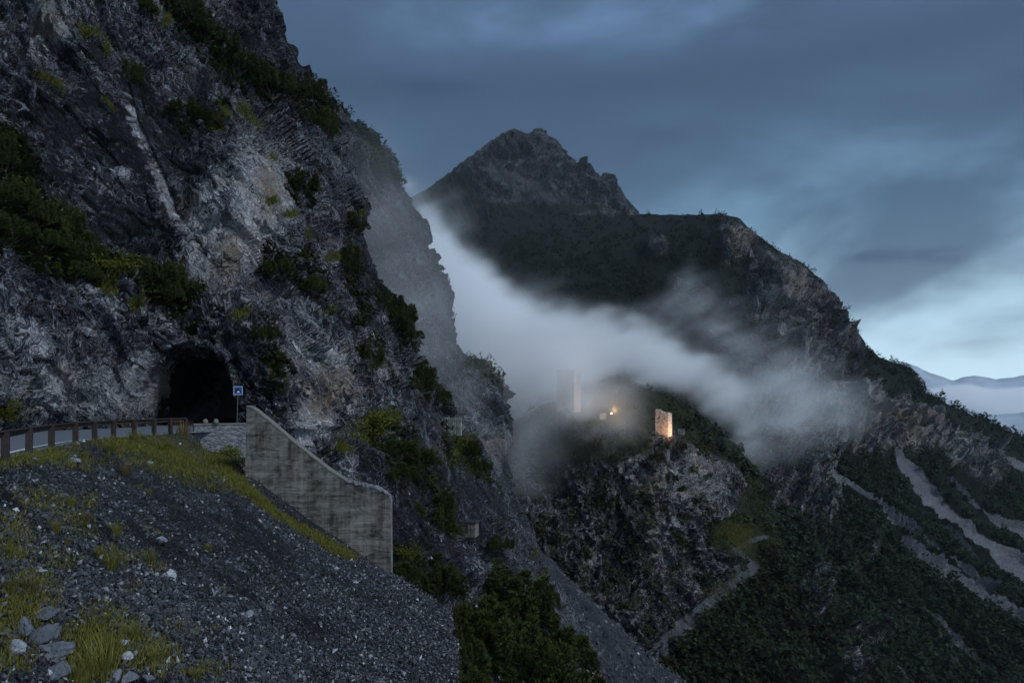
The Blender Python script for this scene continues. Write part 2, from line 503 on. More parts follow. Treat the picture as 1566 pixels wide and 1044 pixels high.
def at(name, px, py):
    S = SHEETS[name]
    d = (S['sx'] - px) ** 2 + (S['sy'] - py) ** 2 + np.where(S['front'], 0, 1e6)
    c = np.argpartition(d, 6)[:6]
    k = c[np.argmin(S['V'][c, 1])]
    return S['V'][k].copy(), S['N'][k].copy()

def beds(S, step, seed):
    """overlapping slabs: a saw-tooth across the bedding, broken up along it"""
    n = fbm(S / (step * 3.2), 3, .5, seed)
    v = (S[:, 0] / step + 1.6 * n) % 1.0
    m = sstep(-.15, .25, fbm(S / (step * 5), 2, .5, seed + 5))
    return (v - .5) * m * np.clip(1.6 * step / SP[0] - 1.2, 0, 1)

def strata(W, rot, st):
    """rotate and stretch coordinates as the rock's bedding lies"""
    a, b, c = rot
    Rx = np.array([[1,0,0],[0,math.cos(a),-math.sin(a)],[0,math.sin(a),math.cos(a)]])
    Ry = np.array([[math.cos(b),0,math.sin(b)],[0,1,0],[-math.sin(b),0,math.cos(b)]])
    Rz = np.array([[math.cos(c),-math.sin(c),0],[math.sin(c),math.cos(c),0],[0,0,1]])
    return (W @ (Rz @ Ry @ Rx).T) * np.array(st)

# ---- near cliff with the tunnel
edge_cliff = [(-90,392),(0,425),(40,437),(80,455),(130,482),(150,498),(165,503),(190,510),(230,522),(280,540),(330,550),(345,545),(370,560),(420,580),
              (460,605),(500,632),(530,640),(560,640),(600,668),(640,690),(680,715),(720,735),(760,758),(800,782),(850,812),(900,850),(950,885),(1000,915),(1140,985)]
ctrl_cliff = [(-380,660,27),(-380,400,34),(-380,0,48),(-380,1000,45),(-140,660,34),(0,652,41),(80,652,49),(160,651,54),(230,650,56),(350,650,56),(400,650,57),(470,690,60),(540,740,64),(600,800,67),(640,900,66),
              (700,1000,66),(800,1110,72),(0,500,43),(100,500,50),(200,510,55),(300,500,57),(400,500,60),(0,400,45),(100,430,51),(200,450,56),(290,470,60),
              (100,330,58),(0,270,54),(200,350,63),(280,320,67),(0,0,66),(-140,0,58),(-140,400,42),(200,0,80),(200,180,70),(380,300,74),(370,420,67),
              (400,0,108),(300,100,88),(470,160,118),(500,300,108),(440,420,80),(540,400,106),(600,500,108),(640,560,112),(620,640,94),(520,600,72),
              (560,660,76),(640,700,86),(680,660,114),(700,780,96),(730,730,118),(760,860,102),(790,830,122),(860,980,112),(0,900,60),(300,900,62),(200,1100,62),(0,1100,60)]
def arch(px, py):
    ax = np.abs((px - 288) / 64) ** 3.2; az = np.clip((653 - py) / 111, 0, 9) ** 2.6
    return (ax + az) ** .42
def funnel(px, py):
    ax = np.abs((px - 282) / np.where(px < 282, 92, 78)) ** 2.4; az = np.clip((655 - py) / 132, 0, 9) ** 2.4
    return (ax + az) ** .42
AXIS = np.array([-.28, 1, 0])
def shape_cliff(px, py):
    t = 6.0 * (1 - sstep(.45, 1.0, funnel(px, py))) + 3.0 * (1 - sstep(.97, 1.16, arch(px, py)))
    t = t * (py < 720)
    # the pale dyke's groove, and the overhang by the beige slab
    g = line_mask(px, py, [(186,110),(205,190),(240,260),(275,330),(305,385)], 5, 9)
    return t[..., None] * AXIS + (g * 1.6)[..., None] * np.array([.3, .8, 0])
MOSS_C = [(180,410,50,16,25),(160,440,14,22,0),(200,470,10,12,0),(560,655,42,26,-20),(515,690,18,14,0),(700,690,22,32,30),(725,715,14,14,20),(590,640,26,12,30),(20,630,22,14,0),
          (250,35,12,14,20),(225,20,14,8,10),(130,60,20,8,35),(155,85,10,12,30),(75,130,30,5,30),(165,160,16,6,40),(380,170,26,8,40),(400,190,18,6,45),(350,110,20,6,45),
          (440,405,18,10,0),(480,440,12,8,0),(470,360,10,14,0),(505,395,14,8,0),(410,560,8,20,20),(430,330,14,8,0),(500,480,10,6,0),(560,560,10,14,0),(640,585,10,8,0),
          (405,310,9,7,0),(330,190,18,10,20),(420,240,12,9,30),(810,850,8,14,20),(820,890,7,22,20),(395,640,18,5,15),(655,700,10,20,30),(610,870,12,30,0),(690,650,8,8,0),(540,330,10,8,40),(370,480,14,22,30)]
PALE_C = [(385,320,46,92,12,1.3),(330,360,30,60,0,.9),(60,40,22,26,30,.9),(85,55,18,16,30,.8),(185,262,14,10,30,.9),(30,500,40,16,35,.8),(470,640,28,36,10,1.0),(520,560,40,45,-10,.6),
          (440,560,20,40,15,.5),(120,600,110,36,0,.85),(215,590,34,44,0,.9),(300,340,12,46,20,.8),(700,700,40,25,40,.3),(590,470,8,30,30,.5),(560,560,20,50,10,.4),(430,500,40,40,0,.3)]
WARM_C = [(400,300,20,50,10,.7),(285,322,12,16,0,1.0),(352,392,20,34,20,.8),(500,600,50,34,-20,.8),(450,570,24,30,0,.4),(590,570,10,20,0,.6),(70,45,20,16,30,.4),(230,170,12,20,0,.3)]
def mask_cliff(px, py):
    moss = np.zeros_like(px)
    for b in MOSS_C: moss = np.maximum(moss, .62 * blob(px, py, *b, soft=.75))
    pale = np.zeros_like(px)
    for b in PALE_C: pale = np.maximum(pale, b[5] * blob(px, py, *b[:5], soft=.7))
    dz = fbm(np.stack([px / 12, py / 16, 0 * px], -1).reshape(-1, 3), 3, .6, 151).reshape(px.shape)
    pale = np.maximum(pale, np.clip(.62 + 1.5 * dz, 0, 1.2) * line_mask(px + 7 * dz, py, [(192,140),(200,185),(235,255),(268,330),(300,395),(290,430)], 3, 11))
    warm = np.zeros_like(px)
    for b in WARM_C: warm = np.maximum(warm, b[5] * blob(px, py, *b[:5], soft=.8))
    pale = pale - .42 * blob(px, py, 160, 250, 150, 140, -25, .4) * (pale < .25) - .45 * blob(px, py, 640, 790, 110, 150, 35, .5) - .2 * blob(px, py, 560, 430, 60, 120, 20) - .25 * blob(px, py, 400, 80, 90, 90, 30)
    return moss, pale, np.zeros_like(px), warm
def disp_cliff(W, px, py, M):
    S = strata(W, ROT, (1.7, 1.0, .5))
    k = np.clip(W[:, 1] / 70, .6, 1.8)
    d = 2.6 * fbm(W / 14, 3, .5, 3) + 2.2 * oct_(S, 13, 10) + 1.5 * beds(S, 4.2, 16) + .7 * beds(S, 1.5, 17) + 1.5 * oct_(S, 5.5, 11) + 1.1 * oct_(S, 2.1, 12) + .36 * oct_(S, .85, 13) * k + .18 * oct_(S, .4, 15) * k + .12 * fbm(S / .4, 3, .6, 14, True) * np.clip(1.2 / SP[0] - .8, 0, 1)
    near = 1 - .72 * (1 - sstep(1.0, 1.35, funnel(px, py)))
    near = near * (1 - .55 * np.clip(M[:, 1], 0, 1) * sstep(560, 640, py) * (px > 420))
    low = sstep(590, 650, py) * (px < 260)
    near = near * (1 - .62 * blob(px, py, 165, 250, 120, 140, -25, .35)) * (1 - .5 * blob(px, py, 385, 330, 50, 95, 12, .5)) * (1 - .45 * blob(px, py, 110, 545, 200, 70, 15, .5)) * (1 - .4 * blob(px, py, 640, 800, 90, 130, 30, .5)) * (1 - .7 * line_mask(px, py, [(192,140),(205,190),(240,260),(272,330),(302,395)], 16, 22))
    return d * near * (1 - .6 * low)
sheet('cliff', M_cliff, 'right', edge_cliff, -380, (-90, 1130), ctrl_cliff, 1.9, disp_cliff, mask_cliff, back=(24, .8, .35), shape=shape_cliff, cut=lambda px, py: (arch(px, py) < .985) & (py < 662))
tag(SHEETS['cliff']['obj'], kind='structure')

# ---- scree slope in front
edge_scree = [(-420,814),(-300,781),(-150,740),(0,704),(46,693),(80,685),(114,677),(145,673),(172,670),(222,667),(258,665),(290,663),(302,668),(312,689),(345,693),(362,705),(375,722),(440,768),(520,825),(598,877),
              (640,901),(680,927),(690,936),(695,955),(697,1000),(702,1150)]
ctrl_scree = [(-420,814,10),(-300,781,12.2),(-420,1135,6.5),(-150,740,16.4),(0,704,22.2),(80,684,29.6),(172,669,37.5),(258,664,42.5),(290,662,44),(330,690,44),(375,720,39),(598,876,38.3),(690,932,36.5),(480,795,38.5),(0,1044,13),
              (300,1044,17.5),(690,1044,27),(0,850,16.8),(300,850,25),(500,850,34),(450,950,26),(200,720,32),(150,780,24),(700,1150,22),(0,1150,11)]
GRASS_S = [(260,700,110,34,18,.85),(120,710,60,12,0,.5),(360,735,30,16,35,.9),(110,800,50,16,30,.5),(60,770,60,20,10,.45),(90,850,40,16,10,.5),(240,820,40,10,20,.35),(30,930,60,24,-10,.7),(170,940,50,18,20,.5),(330,900,40,8,30,.3),(280,960,50,10,25,.4),(60,700,70,14,-10,.8),(200,685,60,18,10,.9),(250,690,60,22,15,1.0),(330,712,40,14,30,.95),(355,685,22,20,0,1.0),(30,950,60,40,-20,.5),(20,830,40,50,0,.5),(50,890,60,24,0,.45),
           (150,990,60,55,-20,.75),(230,1000,50,40,20,.55),(180,850,40,14,20,.5),(130,780,20,30,30,.4),(20,1010,50,30,0,.4),(310,1030,40,16,0,.45),(240,870,20,10,0,.4),(210,900,50,14,20,.3)]
def mask_scree(px, py):
    m = np.zeros_like(px)
    for b in GRASS_S: m = np.maximum(m, .6 * b[5] * blob(px, py, *b[:5], soft=.8))
    m = np.maximum(m, .75 * line_mask(px, py, [(330,706),(372,742),(420,782),(470,812),(520,842),(540,852)], 10, 5, .6))
    nb = fbm(np.stack([(px + py) / 190, (py - .72 * px) / 17, 0 * px], -1).reshape(-1, 3), 4, .55, 131).reshape(px.shape)
    pale = 1.1 * nb + .5 * blob(px, py, 100, 880, 180, 60, 20) + .35 * blob(px, py, 330, 980, 160, 60, 30) - .2 * blob(px, py, 330, 800, 140, 40, 35)
    return m, pale, np.zeros_like(px), np.zeros_like(px)
def disp_scree(W, px, py, M):
    e = sstep(0, 18, py - interp(edge_scree, px))
    d = .55 * fbm(W / 5, 3, .5, 31) + .10 * fbm(W / .6, 3, .55, 33) + .06 * facets(W / .35, 34) + .035 * facets(W / .16, 35)
    return d * (.15 + .85 * e)
sheet('scree_slope', M_scree, 'top', edge_scree, 1135, (-420, 702), ctrl_scree, 1.8, disp_scree, mask_scree, back=(14, .35, .25), rnd=0)
tag(SHEETS['scree_slope']['obj'], kind='structure')

# ---- misty second ridge
edge_r2 = [(40,380),(135,455),(152,500),(165,517),(190,545),(215,570),(240,590),(265,606),(290,612),(320,622),(345,640),(380,655),(410,668),(450,678),(490,690),(520,702),(545,718),(562,745),
           (580,768),(600,778),(640,779),(660,773),(690,768),(710,765),(740,776),(780,796),(820,815),(870,842),(960,890)]
ctrl_r2 = [(500,160,240),(610,280,270),(560,400,200),(640,400,250),(690,480,265),(640,560,180),(720,600,205),(775,600,240),(700,650,160),(740,700,165),(770,690,190),(790,780,185),(830,870,190),
           (420,100,230),(420,400,190),(420,800,150),(600,900,140),(800,950,150)]
def mask_r2(px, py):
    moss = .5 * blob(px, py, 580, 240, 22, 60, -35) + .5 * blob(px, py, 740, 570, 40, 16, 20)
    pale = .7 * blob(px, py, 745, 690, 20, 40) + .5 * blob(px, py, 690, 640, 40, 60, 20)
    warm = .4 * blob(px, py, 755, 690, 18, 20)
    return moss, pale, np.zeros_like(px), warm
def disp_r2(W, px, py, M):
    S = strata(W, ROT, (1.7, 1.0, .45))
    return 3.2 * beds(S, 9, 47) + 5 * fbm(W / 34, 3, .5, 41) + 3 * oct_(S, 11, 42) + 1.7 * oct_(S, 4.2, 43) + .8 * oct_(S, 1.8, 45) + .5 * fbm(S / 1.4, 3, .6, 44, True)
sheet('ridge', M_ridge, 'right', edge_r2, 415, (40, 960), ctrl_r2, 2.4, disp_r2, mask_r2, back=(20, 1.6, .35))
tag(SHEETS['ridge']['obj'], kind='structure')

# ---- talus chute between the cliff and the castle rock
edge_t = [(700,770),(800,822),(840,852),(880,892),(920,932),(960,970),(1000,1004),(1050,1044),(1160,1118)]
ctrl_t = [(800,825,205),(840,852,200),(900,912,188),(960,970,180),(1050,1044,172),(900,1000,140),(960,1030,150),(880,1140,100),(1100,1150,140),(720,800,190),(720,1100,90)]
def disp_t(W, px, py, M):
    return 1.3 * fbm(W / 16, 3, .5, 51) + .35 * facets(W / 1.5, 52) + .15 * facets(W / .7, 53)
sheet('talus_chute', M_talus, 'top', edge_t, 1150, (700, 1160), ctrl_t, 2.4, disp_t, lambda px, py: (0 * px, .5 * line_mask(px, py, [(860,865),(930,935),(1040,1030)], 8, 8), 0 * px, 0 * px), back=(12, 1.2, .5))
tag(SHEETS['talus_chute']['obj'], kind='structure')

# ---- castle rock
edge_h = [(740,712),(770,660),(790,638),(830,618),(850,612),(890,600),(920,580),(950,562),(985,574),(1020,597),(1060,626),(1100,663),(1130,690),(1158,714),(1172,742),(1180,800),(1195,860),(1230,1000)]
ctrl_h = [(850,624,268),(870,624,268),(935,638,270),(1015,661,272),(985,655,272),(950,565,372),(900,602,330),(1060,630,352),(1150,714,318),(1100,690,300),(900,760,247),(1000,760,244),
          (900,900,226),(1050,900,236),(1100,800,258),(1160,800,285),(800,700,272),(780,650,285),(820,820,228),(950,960,216),(1000,1000,216),(1130,830,270),(1150,860,272),(1100,940,236),(1200,900,280),(1060,980,222),(1200,1060,230),(800,1000,215)]
ROCK_H = [(820,740,60,60,0,1),(900,760,70,50,0,1),(860,870,90,90,0,1),(980,740,40,40,0,.9),(970,880,100,90,0,1),(1060,760,60,60,30,1),(1060,850,60,80,0,1),(1030,690,40,24,30,1),(1110,760,20,50,0,.8),(1000,960,60,40,0,1)]
def mask_h(px, py):
    rock = np.zeros_like(px)
    for b in ROCK_H: rock = np.maximum(rock, b[5] * blob(px, py, *b[:5], soft=.5))
    mw = fbm(np.stack([px / 18, py / 14, 0 * px + 5], -1).reshape(-1, 3), 3, .6, 179).reshape(px.shape)
    grass = sstep(.25, .6, blob(px, py, 1122, 820, 40, 30, 25, .8) + .9 * mw)
    grass = grass * blob(px, py, 1122, 822, 52, 44, 25, .3)
    moss = np.clip(.72 * (1 - rock), 0, 1)
    gz = fbm(np.stack([px / 26, py / 20, 0 * px], -1).reshape(-1, 3), 3, .6, 79).reshape(px.shape)
    moss = np.maximum(moss, rock * np.clip(.22 + 1.5 * gz, 0, .72))
    moss = np.maximum(moss, 1.0 * grass)
    path = line_mask(px, py, [(1166,822),(1146,828),(1120,842),(1146,858),(1158,868),(1136,882),(1108,898),(1082,924),(1052,948),(1024,976),(1000,1005)], 3.5, 10, .5)
    pale = .8 * blob(px, py, 1060, 740, 45, 40, 40) + .7 * blob(px, py, 985, 745, 30, 14, -20) + .4 * blob(px, py, 960, 720, 30, 40, 0) + .5 * blob(px, py, 1010, 830, 30, 50) + .6 * blob(px, py, 1105, 800, 20, 16)
    warm = .6 * blob(px, py, 985, 748, 30, 16, -20)
    return moss * (1 - path), np.clip(pale, 0, 1), path, warm
def disp_h(W, px, py, M):
    S = strata(W, (0, R(18), 0), (1.3, 1.0, .7))
    rk = 1 - np.clip(M[:, 0] * 1.3, 0, 1)
    fl = np.exp(-(((px - 865) / 60) ** 2 + ((py - 625) / 16) ** 2)) + np.exp(-(((px - 1015) / 26) ** 2 + ((py - 662) / 12) ** 2))
    d = 6 * fbm(W / 30, 3, .5, 61) + rk * (4 * beds(S, 9, 68) + 4.5 * oct_(S, 17, 62) + 3.6 * oct_(S, 6.5, 63) + 2.0 * oct_(S, 2.8, 64) + 1.0 * oct_(S, 1.3, 67) + .6 * fbm(S / 1.1, 2, .6, 65, True)) + (1 - rk) * 1.0 * fbm(W / 5, 2, .5, 66)
    return d * (1 - .85 * np.clip(fl, 0, 1)) * (1 - .6 * M[:, 2])
sheet('castle_hill', M_crag, 'top', edge_h, 1060, (740, 1230), ctrl_h, 2.0, disp_h, mask_h, back=(16, 3, .3))
tag(SHEETS['castle_hill']['obj'], kind='structure')

# ---- the great shoulder with its cliffs and scree runs
edge_m = [(500,430),(560,405),(620,385),(660,360),(690,346),(760,332),(850,327),(930,329),(975,328),(1020,327),(1060,329),(1100,328),(1130,337),(1150,354),(1180,378),(1200,390),(1230,405),(1260,430),
          (1275,460),(1285,478),(1296,508),(1302,520),(1308,512),(1314,511),(1325,527),(1345,545),(1372,557),(1395,572),(1415,600),(1450,620),(1500,641),(1566,669),(1720,736)]
ctrl_m = [(500,430,1500),(690,345,1450),(800,330,1300),(1000,328,1050),(1100,330,920),(1200,395,860),(1275,465,810),(1310,515,790),(1400,580,790),(1566,668,820),(1720,740,850),(700,450,1000),(800,480,850),
          (950,450,830),(1050,520,720),(1150,500,690),(1200,600,620),(1300,600,660),(1250,700,540),(1400,700,620),(1500,740,610),(1566,760,630),(1150,700,500),(1200,800,430),(1300,850,410),(1450,850,460),
          (1566,880,480),(1150,880,345),(1250,950,330),(1400,1000,350),(1566,1044,360),(1100,1044,262),(1300,1110,290),(900,600,650),(800,600,700),(700,600,750),(500,600,800),(800,1000,330),(900,1000,300),(1720,1000,380)]
ROCK_M = [(1125,375,30,40,20,.9),(1190,450,60,70,20,.85),(1230,520,60,70,0,.9),(1180,560,50,70,0,.8),(1290,560,30,60,0,.6),(1250,640,110,50,10,1),(1380,650,90,36,20,1),(1490,705,50,34,30,1),(1200,720,70,60,0,.95),
          (1240,790,40,60,10,.85),(1330,660,60,40,0,1),(1010,385,22,16,30,.7),(1060,460,30,24,30,.5),(1100,520,26,30,20,.5),(1320,850,14,30,0,.5),(1225,930,22,40,10,.75),(1275,1000,30,50,20,.7),(1290,900,20,30,0,.5),(1310,525,12,16,0,.8),(1270,440,20,30,0,.6)]
SCREE_M = [([(1358,692),(1392,722),(1440,768),(1500,818),(1570,876),(1640,930)], 7, 15),([(1274,734),(1310,764),(1345,792)], 14, 6),([(1345,792),(1390,828)], 4, 3.5),([(1372,836),(1430,874),(1500,920),(1570,968),(1640,1010)], 6, 15),
           ([(1428,942),(1475,985),(1530,1040)], 5, 9),([(1488,674),(1540,700),(1640,748)], 3, 8),([(1330,770),(1420,842),(1510,912)], 3, 4),([(1400,760),(1480,832),(1570,908)], 2.6, 4),([(1450,735),(1520,790),(1600,850)], 3, 5),
           ([(1290,960),(1340,1010),(1400,1060)], 3, 7),([(1520,790),(1600,838)], 4, 7),([(1240,860),(1290,905),(1350,960)], 3, 4),([(1120,890),(1126,930),(1122,965)],3,6)]
def mask_m(px, py):
    rock = np.zeros_like(px)
    for b in ROCK_M: rock = np.maximum(rock, b[5] * blob(px, py, *b[:5], soft=.55))
    nz = fbm(np.stack([px / 22, py / 34, 0 * px], -1).reshape(-1, 3), 3, .6, 77).reshape(px.shape)
    rock = np.clip(rock + .9 * nz * (rock > .05), 0, 1)
    scr = np.zeros_like(px)
    wx = px + 1.5 * nz; wy = py + 1.5 * nz
    for pts, a, b in SCREE_M: scr = np.maximum(scr, line_mask(wx, wy, pts, a, b, .35))
    moss = np.clip(1 - rock, 0, 1) * (1 - scr)
    pale = .9 * blob(px, py, 1250, 640, 120, 60, 10) + 1.0 * blob(px, py, 1380, 650, 90, 30, 20) + .5 * blob(px, py, 1130, 385, 14, 30) + .4 * blob(px, py, 1490, 705, 40, 26) + .35 * blob(px, py, 1230, 760, 50, 60)
    vs_ = fbm(np.stack([px / 9, py / 60, 0 * px + 3], -1).reshape(-1, 3), 3, .55, 178).reshape(px.shape)
    pale = pale + .5 * blob(px, py, 1200, 480, 40, 60, 20) + .4 * blob(px, py, 1250, 560, 40, 50)
    pale = pale * np.clip(1.15 + 2.6 * vs_, 0, 2) - .35 * blob(px, py, 1330, 590, 70, 34, 35)
    warm = .7 * blob(px, py, 1130, 385, 16, 34) + .8 * blob(px, py, 1372, 655, 44, 22, 10) + .35 * blob(px, py, 1310, 660, 40, 30) + .3 * blob(px, py, 1240, 470, 60, 60)
    return moss, np.clip(pale, -.5, 1.4), scr * 1.0, np.clip(warm, 0, 1)
def disp_m(W, px, py, M):
    S = strata(W, (0, R(10), 0), (1.5, 1.1, .55))
    rk = (1 - np.clip(M[:, 0], 0, 1)) * (1 - M[:, 2])
    top = sstep(0, 30, py - interp(edge_m, px)); rk = rk * (.08 + .92 * sstep(0, 65, py - interp(edge_m, px)))
    d = 22 * fbm(W / 130, 3, .5, 71) * (.3 + .7 * top) + rk * (26 * fbm(W / [34, 34, 150], 3, .55, 78, True) + 18 * oct_(S, 42, 72) + 11 * oct_(S, 16, 73) + 5 * oct_(S, 6.5, 74) + 2 * oct_(S, 3, 76)) + 4 * fbm(W / 22, 3, .55, 75)
    d -= 2.5 * M[:, 2]
    return d
sheet('mountain', M_mount, 'top', edge_m, 1120, (500, 1720), ctrl_m, 2.2, disp_m, mask_m, back=(16, 12, .3))
tag(SHEETS['mountain']['obj'], kind='structure')

# ---- the peak behind
edge_p = [(480,395),(560,345),(620,309),(660,284),(700,254),(740,223),(770,203),(785,196),(795,200),(805,204),(825,201),(840,208),(850,215),(862,235),(880,250),(895,251),(905,259),(920,266),(937,267),(945,285),(955,300),(975,326),(1010,350),(1120,390)]
ctrl_p = [(785,200,2000),(700,300,1850),(900,330,1750),(640,350,1850),(900,450,1500),(500,400,1900),(1000,360,1800),(600,500,1600),(800,300,1800),(850,220,1990),(930,280,1880),(1120,400,1800)]
def mask_p(px, py):
    scr = .75 * blob(px, py, 800, 285, 60, 18, 25) + .6 * blob(px, py, 760, 318, 70, 14, -8) + .4 * blob(px, py, 860, 310, 60, 12, 15)
    moss = .62 * blob(px, py, 690, 300, 60, 40, -30) + .5 * blob(px, py, 800, 320, 120, 12, 0) + .5 * sstep(300, 345, py)
    return np.clip(moss, 0, 1), 0 * px, np.clip(scr, 0, 1), 0 * px
def disp_p(W, px, py, M):
    S = strata(W, (0, R(35), R(10)), (1.5, 1.0, .55))
    rk = 1 - np.clip(M[:, 2] + .5 * M[:, 0], 0, .85)
    ed = sstep(0, 16, py - interp(edge_p, px))
    rk = rk * np.where(px < 815, .12 + .88 * ed, .45 + .55 * ed)
    return 22 * fbm(W / 240, 3, .5, 81) * sstep(0, 40, py - interp(edge_p, px)) + rk * (24 * oct_(S, 70, 82) + 16 * oct_(S, 30, 83) + 8 * oct_(S, 12, 84)) + 26 * beds(S, 40, 86) * (.2 + .8 * ed) + 5 * fbm(S / 26, 3, .6, 85, True) * (.2 + .8 * ed)
sheet('peak', M_peak, 'top', edge_p, 500, (480, 1120), ctrl_p, 2.0, disp_p, mask_p, back=(14, 20, .4), rnd=.008)
tag(SHEETS['peak']['obj'], kind='structure')

# ---- far valley floor and far hills beyond the haze
def ridge_strip(name, pts, Y, depth, base, mat):
    x = np.arange(pts[0][0], pts[-1][0], 3.0); e = interp(pts, x)
    nz = fbm(np.stack([x / 40, 0 * x, 0 * x + Y], -1), 4, .55, 90)
    e = e + 2.2 * nz
    rows = []
    for k in range(14):
        t = k / 13
        q = P(x, e, Y)
        q[:, 1] -= depth * t; q[:, 2] = q[:, 2] * (1 - t) + base * t
        q[:, 0] += depth * .1 * fbm(np.stack([x / 30, 0 * x + t * 4, 0 * x + Y], -1), 3, .5, 92)
        rows.append(q)
    q = P(x, e, Y); q[:, 1] += depth; q[:, 2] = base
    rows = [q] + rows
    V = np.stack(rows, 1); n, m_ = V.shape[:2]
    idx = np.arange(n * m_).reshape(n, m_)
    fc = np.stack([idx[:-1, :-1], idx[:-1, 1:], idx[1:, 1:], idx[1:, :-1]], -1).reshape(-1, 4)
    return tag(build(name, V.reshape(-1, 3), fc, mat, None, True), kind='structure')
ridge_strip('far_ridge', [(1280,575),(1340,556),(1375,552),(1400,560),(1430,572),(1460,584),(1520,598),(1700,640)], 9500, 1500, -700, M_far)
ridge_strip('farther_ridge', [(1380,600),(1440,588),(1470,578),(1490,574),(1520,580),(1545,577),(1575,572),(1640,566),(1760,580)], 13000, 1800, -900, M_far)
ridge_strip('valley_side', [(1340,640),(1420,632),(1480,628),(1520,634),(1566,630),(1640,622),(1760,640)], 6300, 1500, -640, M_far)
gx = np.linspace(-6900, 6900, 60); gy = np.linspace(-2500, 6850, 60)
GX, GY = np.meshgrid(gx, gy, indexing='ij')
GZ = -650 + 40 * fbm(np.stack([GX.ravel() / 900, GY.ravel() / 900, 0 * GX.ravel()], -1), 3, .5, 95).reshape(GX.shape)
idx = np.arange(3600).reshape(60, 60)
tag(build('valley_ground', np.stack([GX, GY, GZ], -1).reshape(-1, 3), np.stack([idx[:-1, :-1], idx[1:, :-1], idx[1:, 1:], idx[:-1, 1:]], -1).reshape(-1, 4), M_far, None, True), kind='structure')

# ------------------------------------------------------------------ road
RZ = -1.85
right_edge = [(-9,4),(-12.5,12),(-14.9,18),(-16.9,22.5),(-18.6,26),(-20.1,29.5),(-21.3,33),(-21.9,35.5),(-22.15,37.5),(-22.0,40.5),(-21.6,42.5),(-21.0,44),(-20.5,46.5),(-20.9,50),(-22.2,54.5),(-32,92)]
left_edge = [(-22,4),(-26,12),(-29,18),(-31,22.5),(-33,26),(-34,29.5),(-35,33),(-35,36),(-35,38),(-34.5,41),(-34,43),(-33.5,45),(-32.5,48),(-31,51),(-30.4,56),(-38.5,92)]
def strip(a, b, z, name, mat, parent=None, sub=4):
    a, b = np.array(a, float), np.array(b, float)
    t = np.linspace(0, len(a) - 1, (len(a) - 1) * sub + 1); k = np.arange(len(a))
    A = np.c_[np.interp(t, k, a[:, 0]), np.interp(t, k, a[:, 1])]; B = np.c_[np.interp(t, k, b[:, 0]), np.interp(t, k, b[:, 1])]
    V = np.r_[np.c_[A, np.full(len(A), z)], np.c_[B, np.full(len(B), z)]]
    n = len(A); i = np.arange(n - 1)
    return build(name, V, np.c_[i, i + 1, i + 1 + n, i + n], mat, parent)
road = tag(strip([(x + .25, y) for x, y in right_edge], left_edge, RZ, 'road', M_asph), kind='structure')
re_ = np.array(right_edge[:13])
strip(re_ + [-.42, -.1], re_ + [-.62, -.15], RZ + .006, 'edge_line', M_line, road)

# tunnel bore behind the opening in the rock
fnY = tps(ctrl_cliff)
ring = []
for t in np.linspace(0, math.pi, 40):
    c, s_ = math.cos(t), math.sin(t)
    ppx, ppy = 288 + 64 * 1.05 * np.sign(c) * abs(c) ** (2 / 3.2), 653 - 111 * 1.05 * s_ ** (2 / 2.6)
    if t in (0, math.pi): ppy = 662
    a_, b_ = np.array([[ppx]]), np.array([[min(ppy, 655)]])
    q = (P(a_, b_, fnY(a_, b_)) + shape_cliff(a_, b_))[0, 0]
    q[2] = (HY - ppy) / F * 57
    ring.append(q + AXIS * .5)
ring = np.array(ring)
V, fc = [], []
rng_ = np.random.default_rng(5)
NR = 20; n = len(ring)
yend = ring[:, 1].max() + 34
for k in range(NR):
    u = k / (NR - 1)
    for j in range(n):
        dd = (yend - ring[j, 1]) * u
        V.append(ring[j] + AXIS * dd + (rng_.normal(size=3) * .13 if k else 0))
for k in range(NR - 1):
    for j in range(n - 1):
        fc.append([k*n+j, k*n+j+1, (k+1)*n+j+1, (k+1)*n+j])
fc.append([(NR - 1) * n + j for j in range(n)])
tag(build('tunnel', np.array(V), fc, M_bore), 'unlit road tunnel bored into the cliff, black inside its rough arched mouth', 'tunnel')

# ------------------------------------------------------------------ guard rail
posts = [(-16.7,22.5),(-18.4,26),(-19.9,29.5),(-21.1,33),(-21.7,35.5),(-21.95,37.6),(-21.9,39.6),(-21.65,41.3),(-21.35,42.7),(-20.95,43.9)]
pre = [(-12.6,13),(-14.7,17.5)]
gr = empty('guard_rail', (posts[0][0], posts[0][1], RZ), 'low rusty guard rail of dark posts and brown planks along the road edge', 'guard rail')
gl = np.array([posts[0][0], posts[0][1], RZ])
allp = pre + posts
def railtop(i): return .98 - .0 * i
for i, (x, y) in enumerate(allp):
    d = np.array(allp[min(i+1, len(allp)-1)]) - np.array(allp[max(i-1, 0)]); a = math.atan2(d[1], d[0])
    mb = MB().box((-.085, -.11, -.7), (.085, .11, .93), .015)
    v = np.array(mb.v); lean = random.uniform(-.06, .06) + (.16 if i == 3 else 0)
    v[:, 0] += lean * (v[:, 2])
    c, s_ = math.cos(a), math.sin(a)
    w = np.c_[v[:, 0]*c - v[:, 1]*s_, v[:, 0]*s_ + v[:, 1]*c, v[:, 2]] + np.array([x, y, RZ]) - gl
    build('post', w, mb.f, M_post, gr)
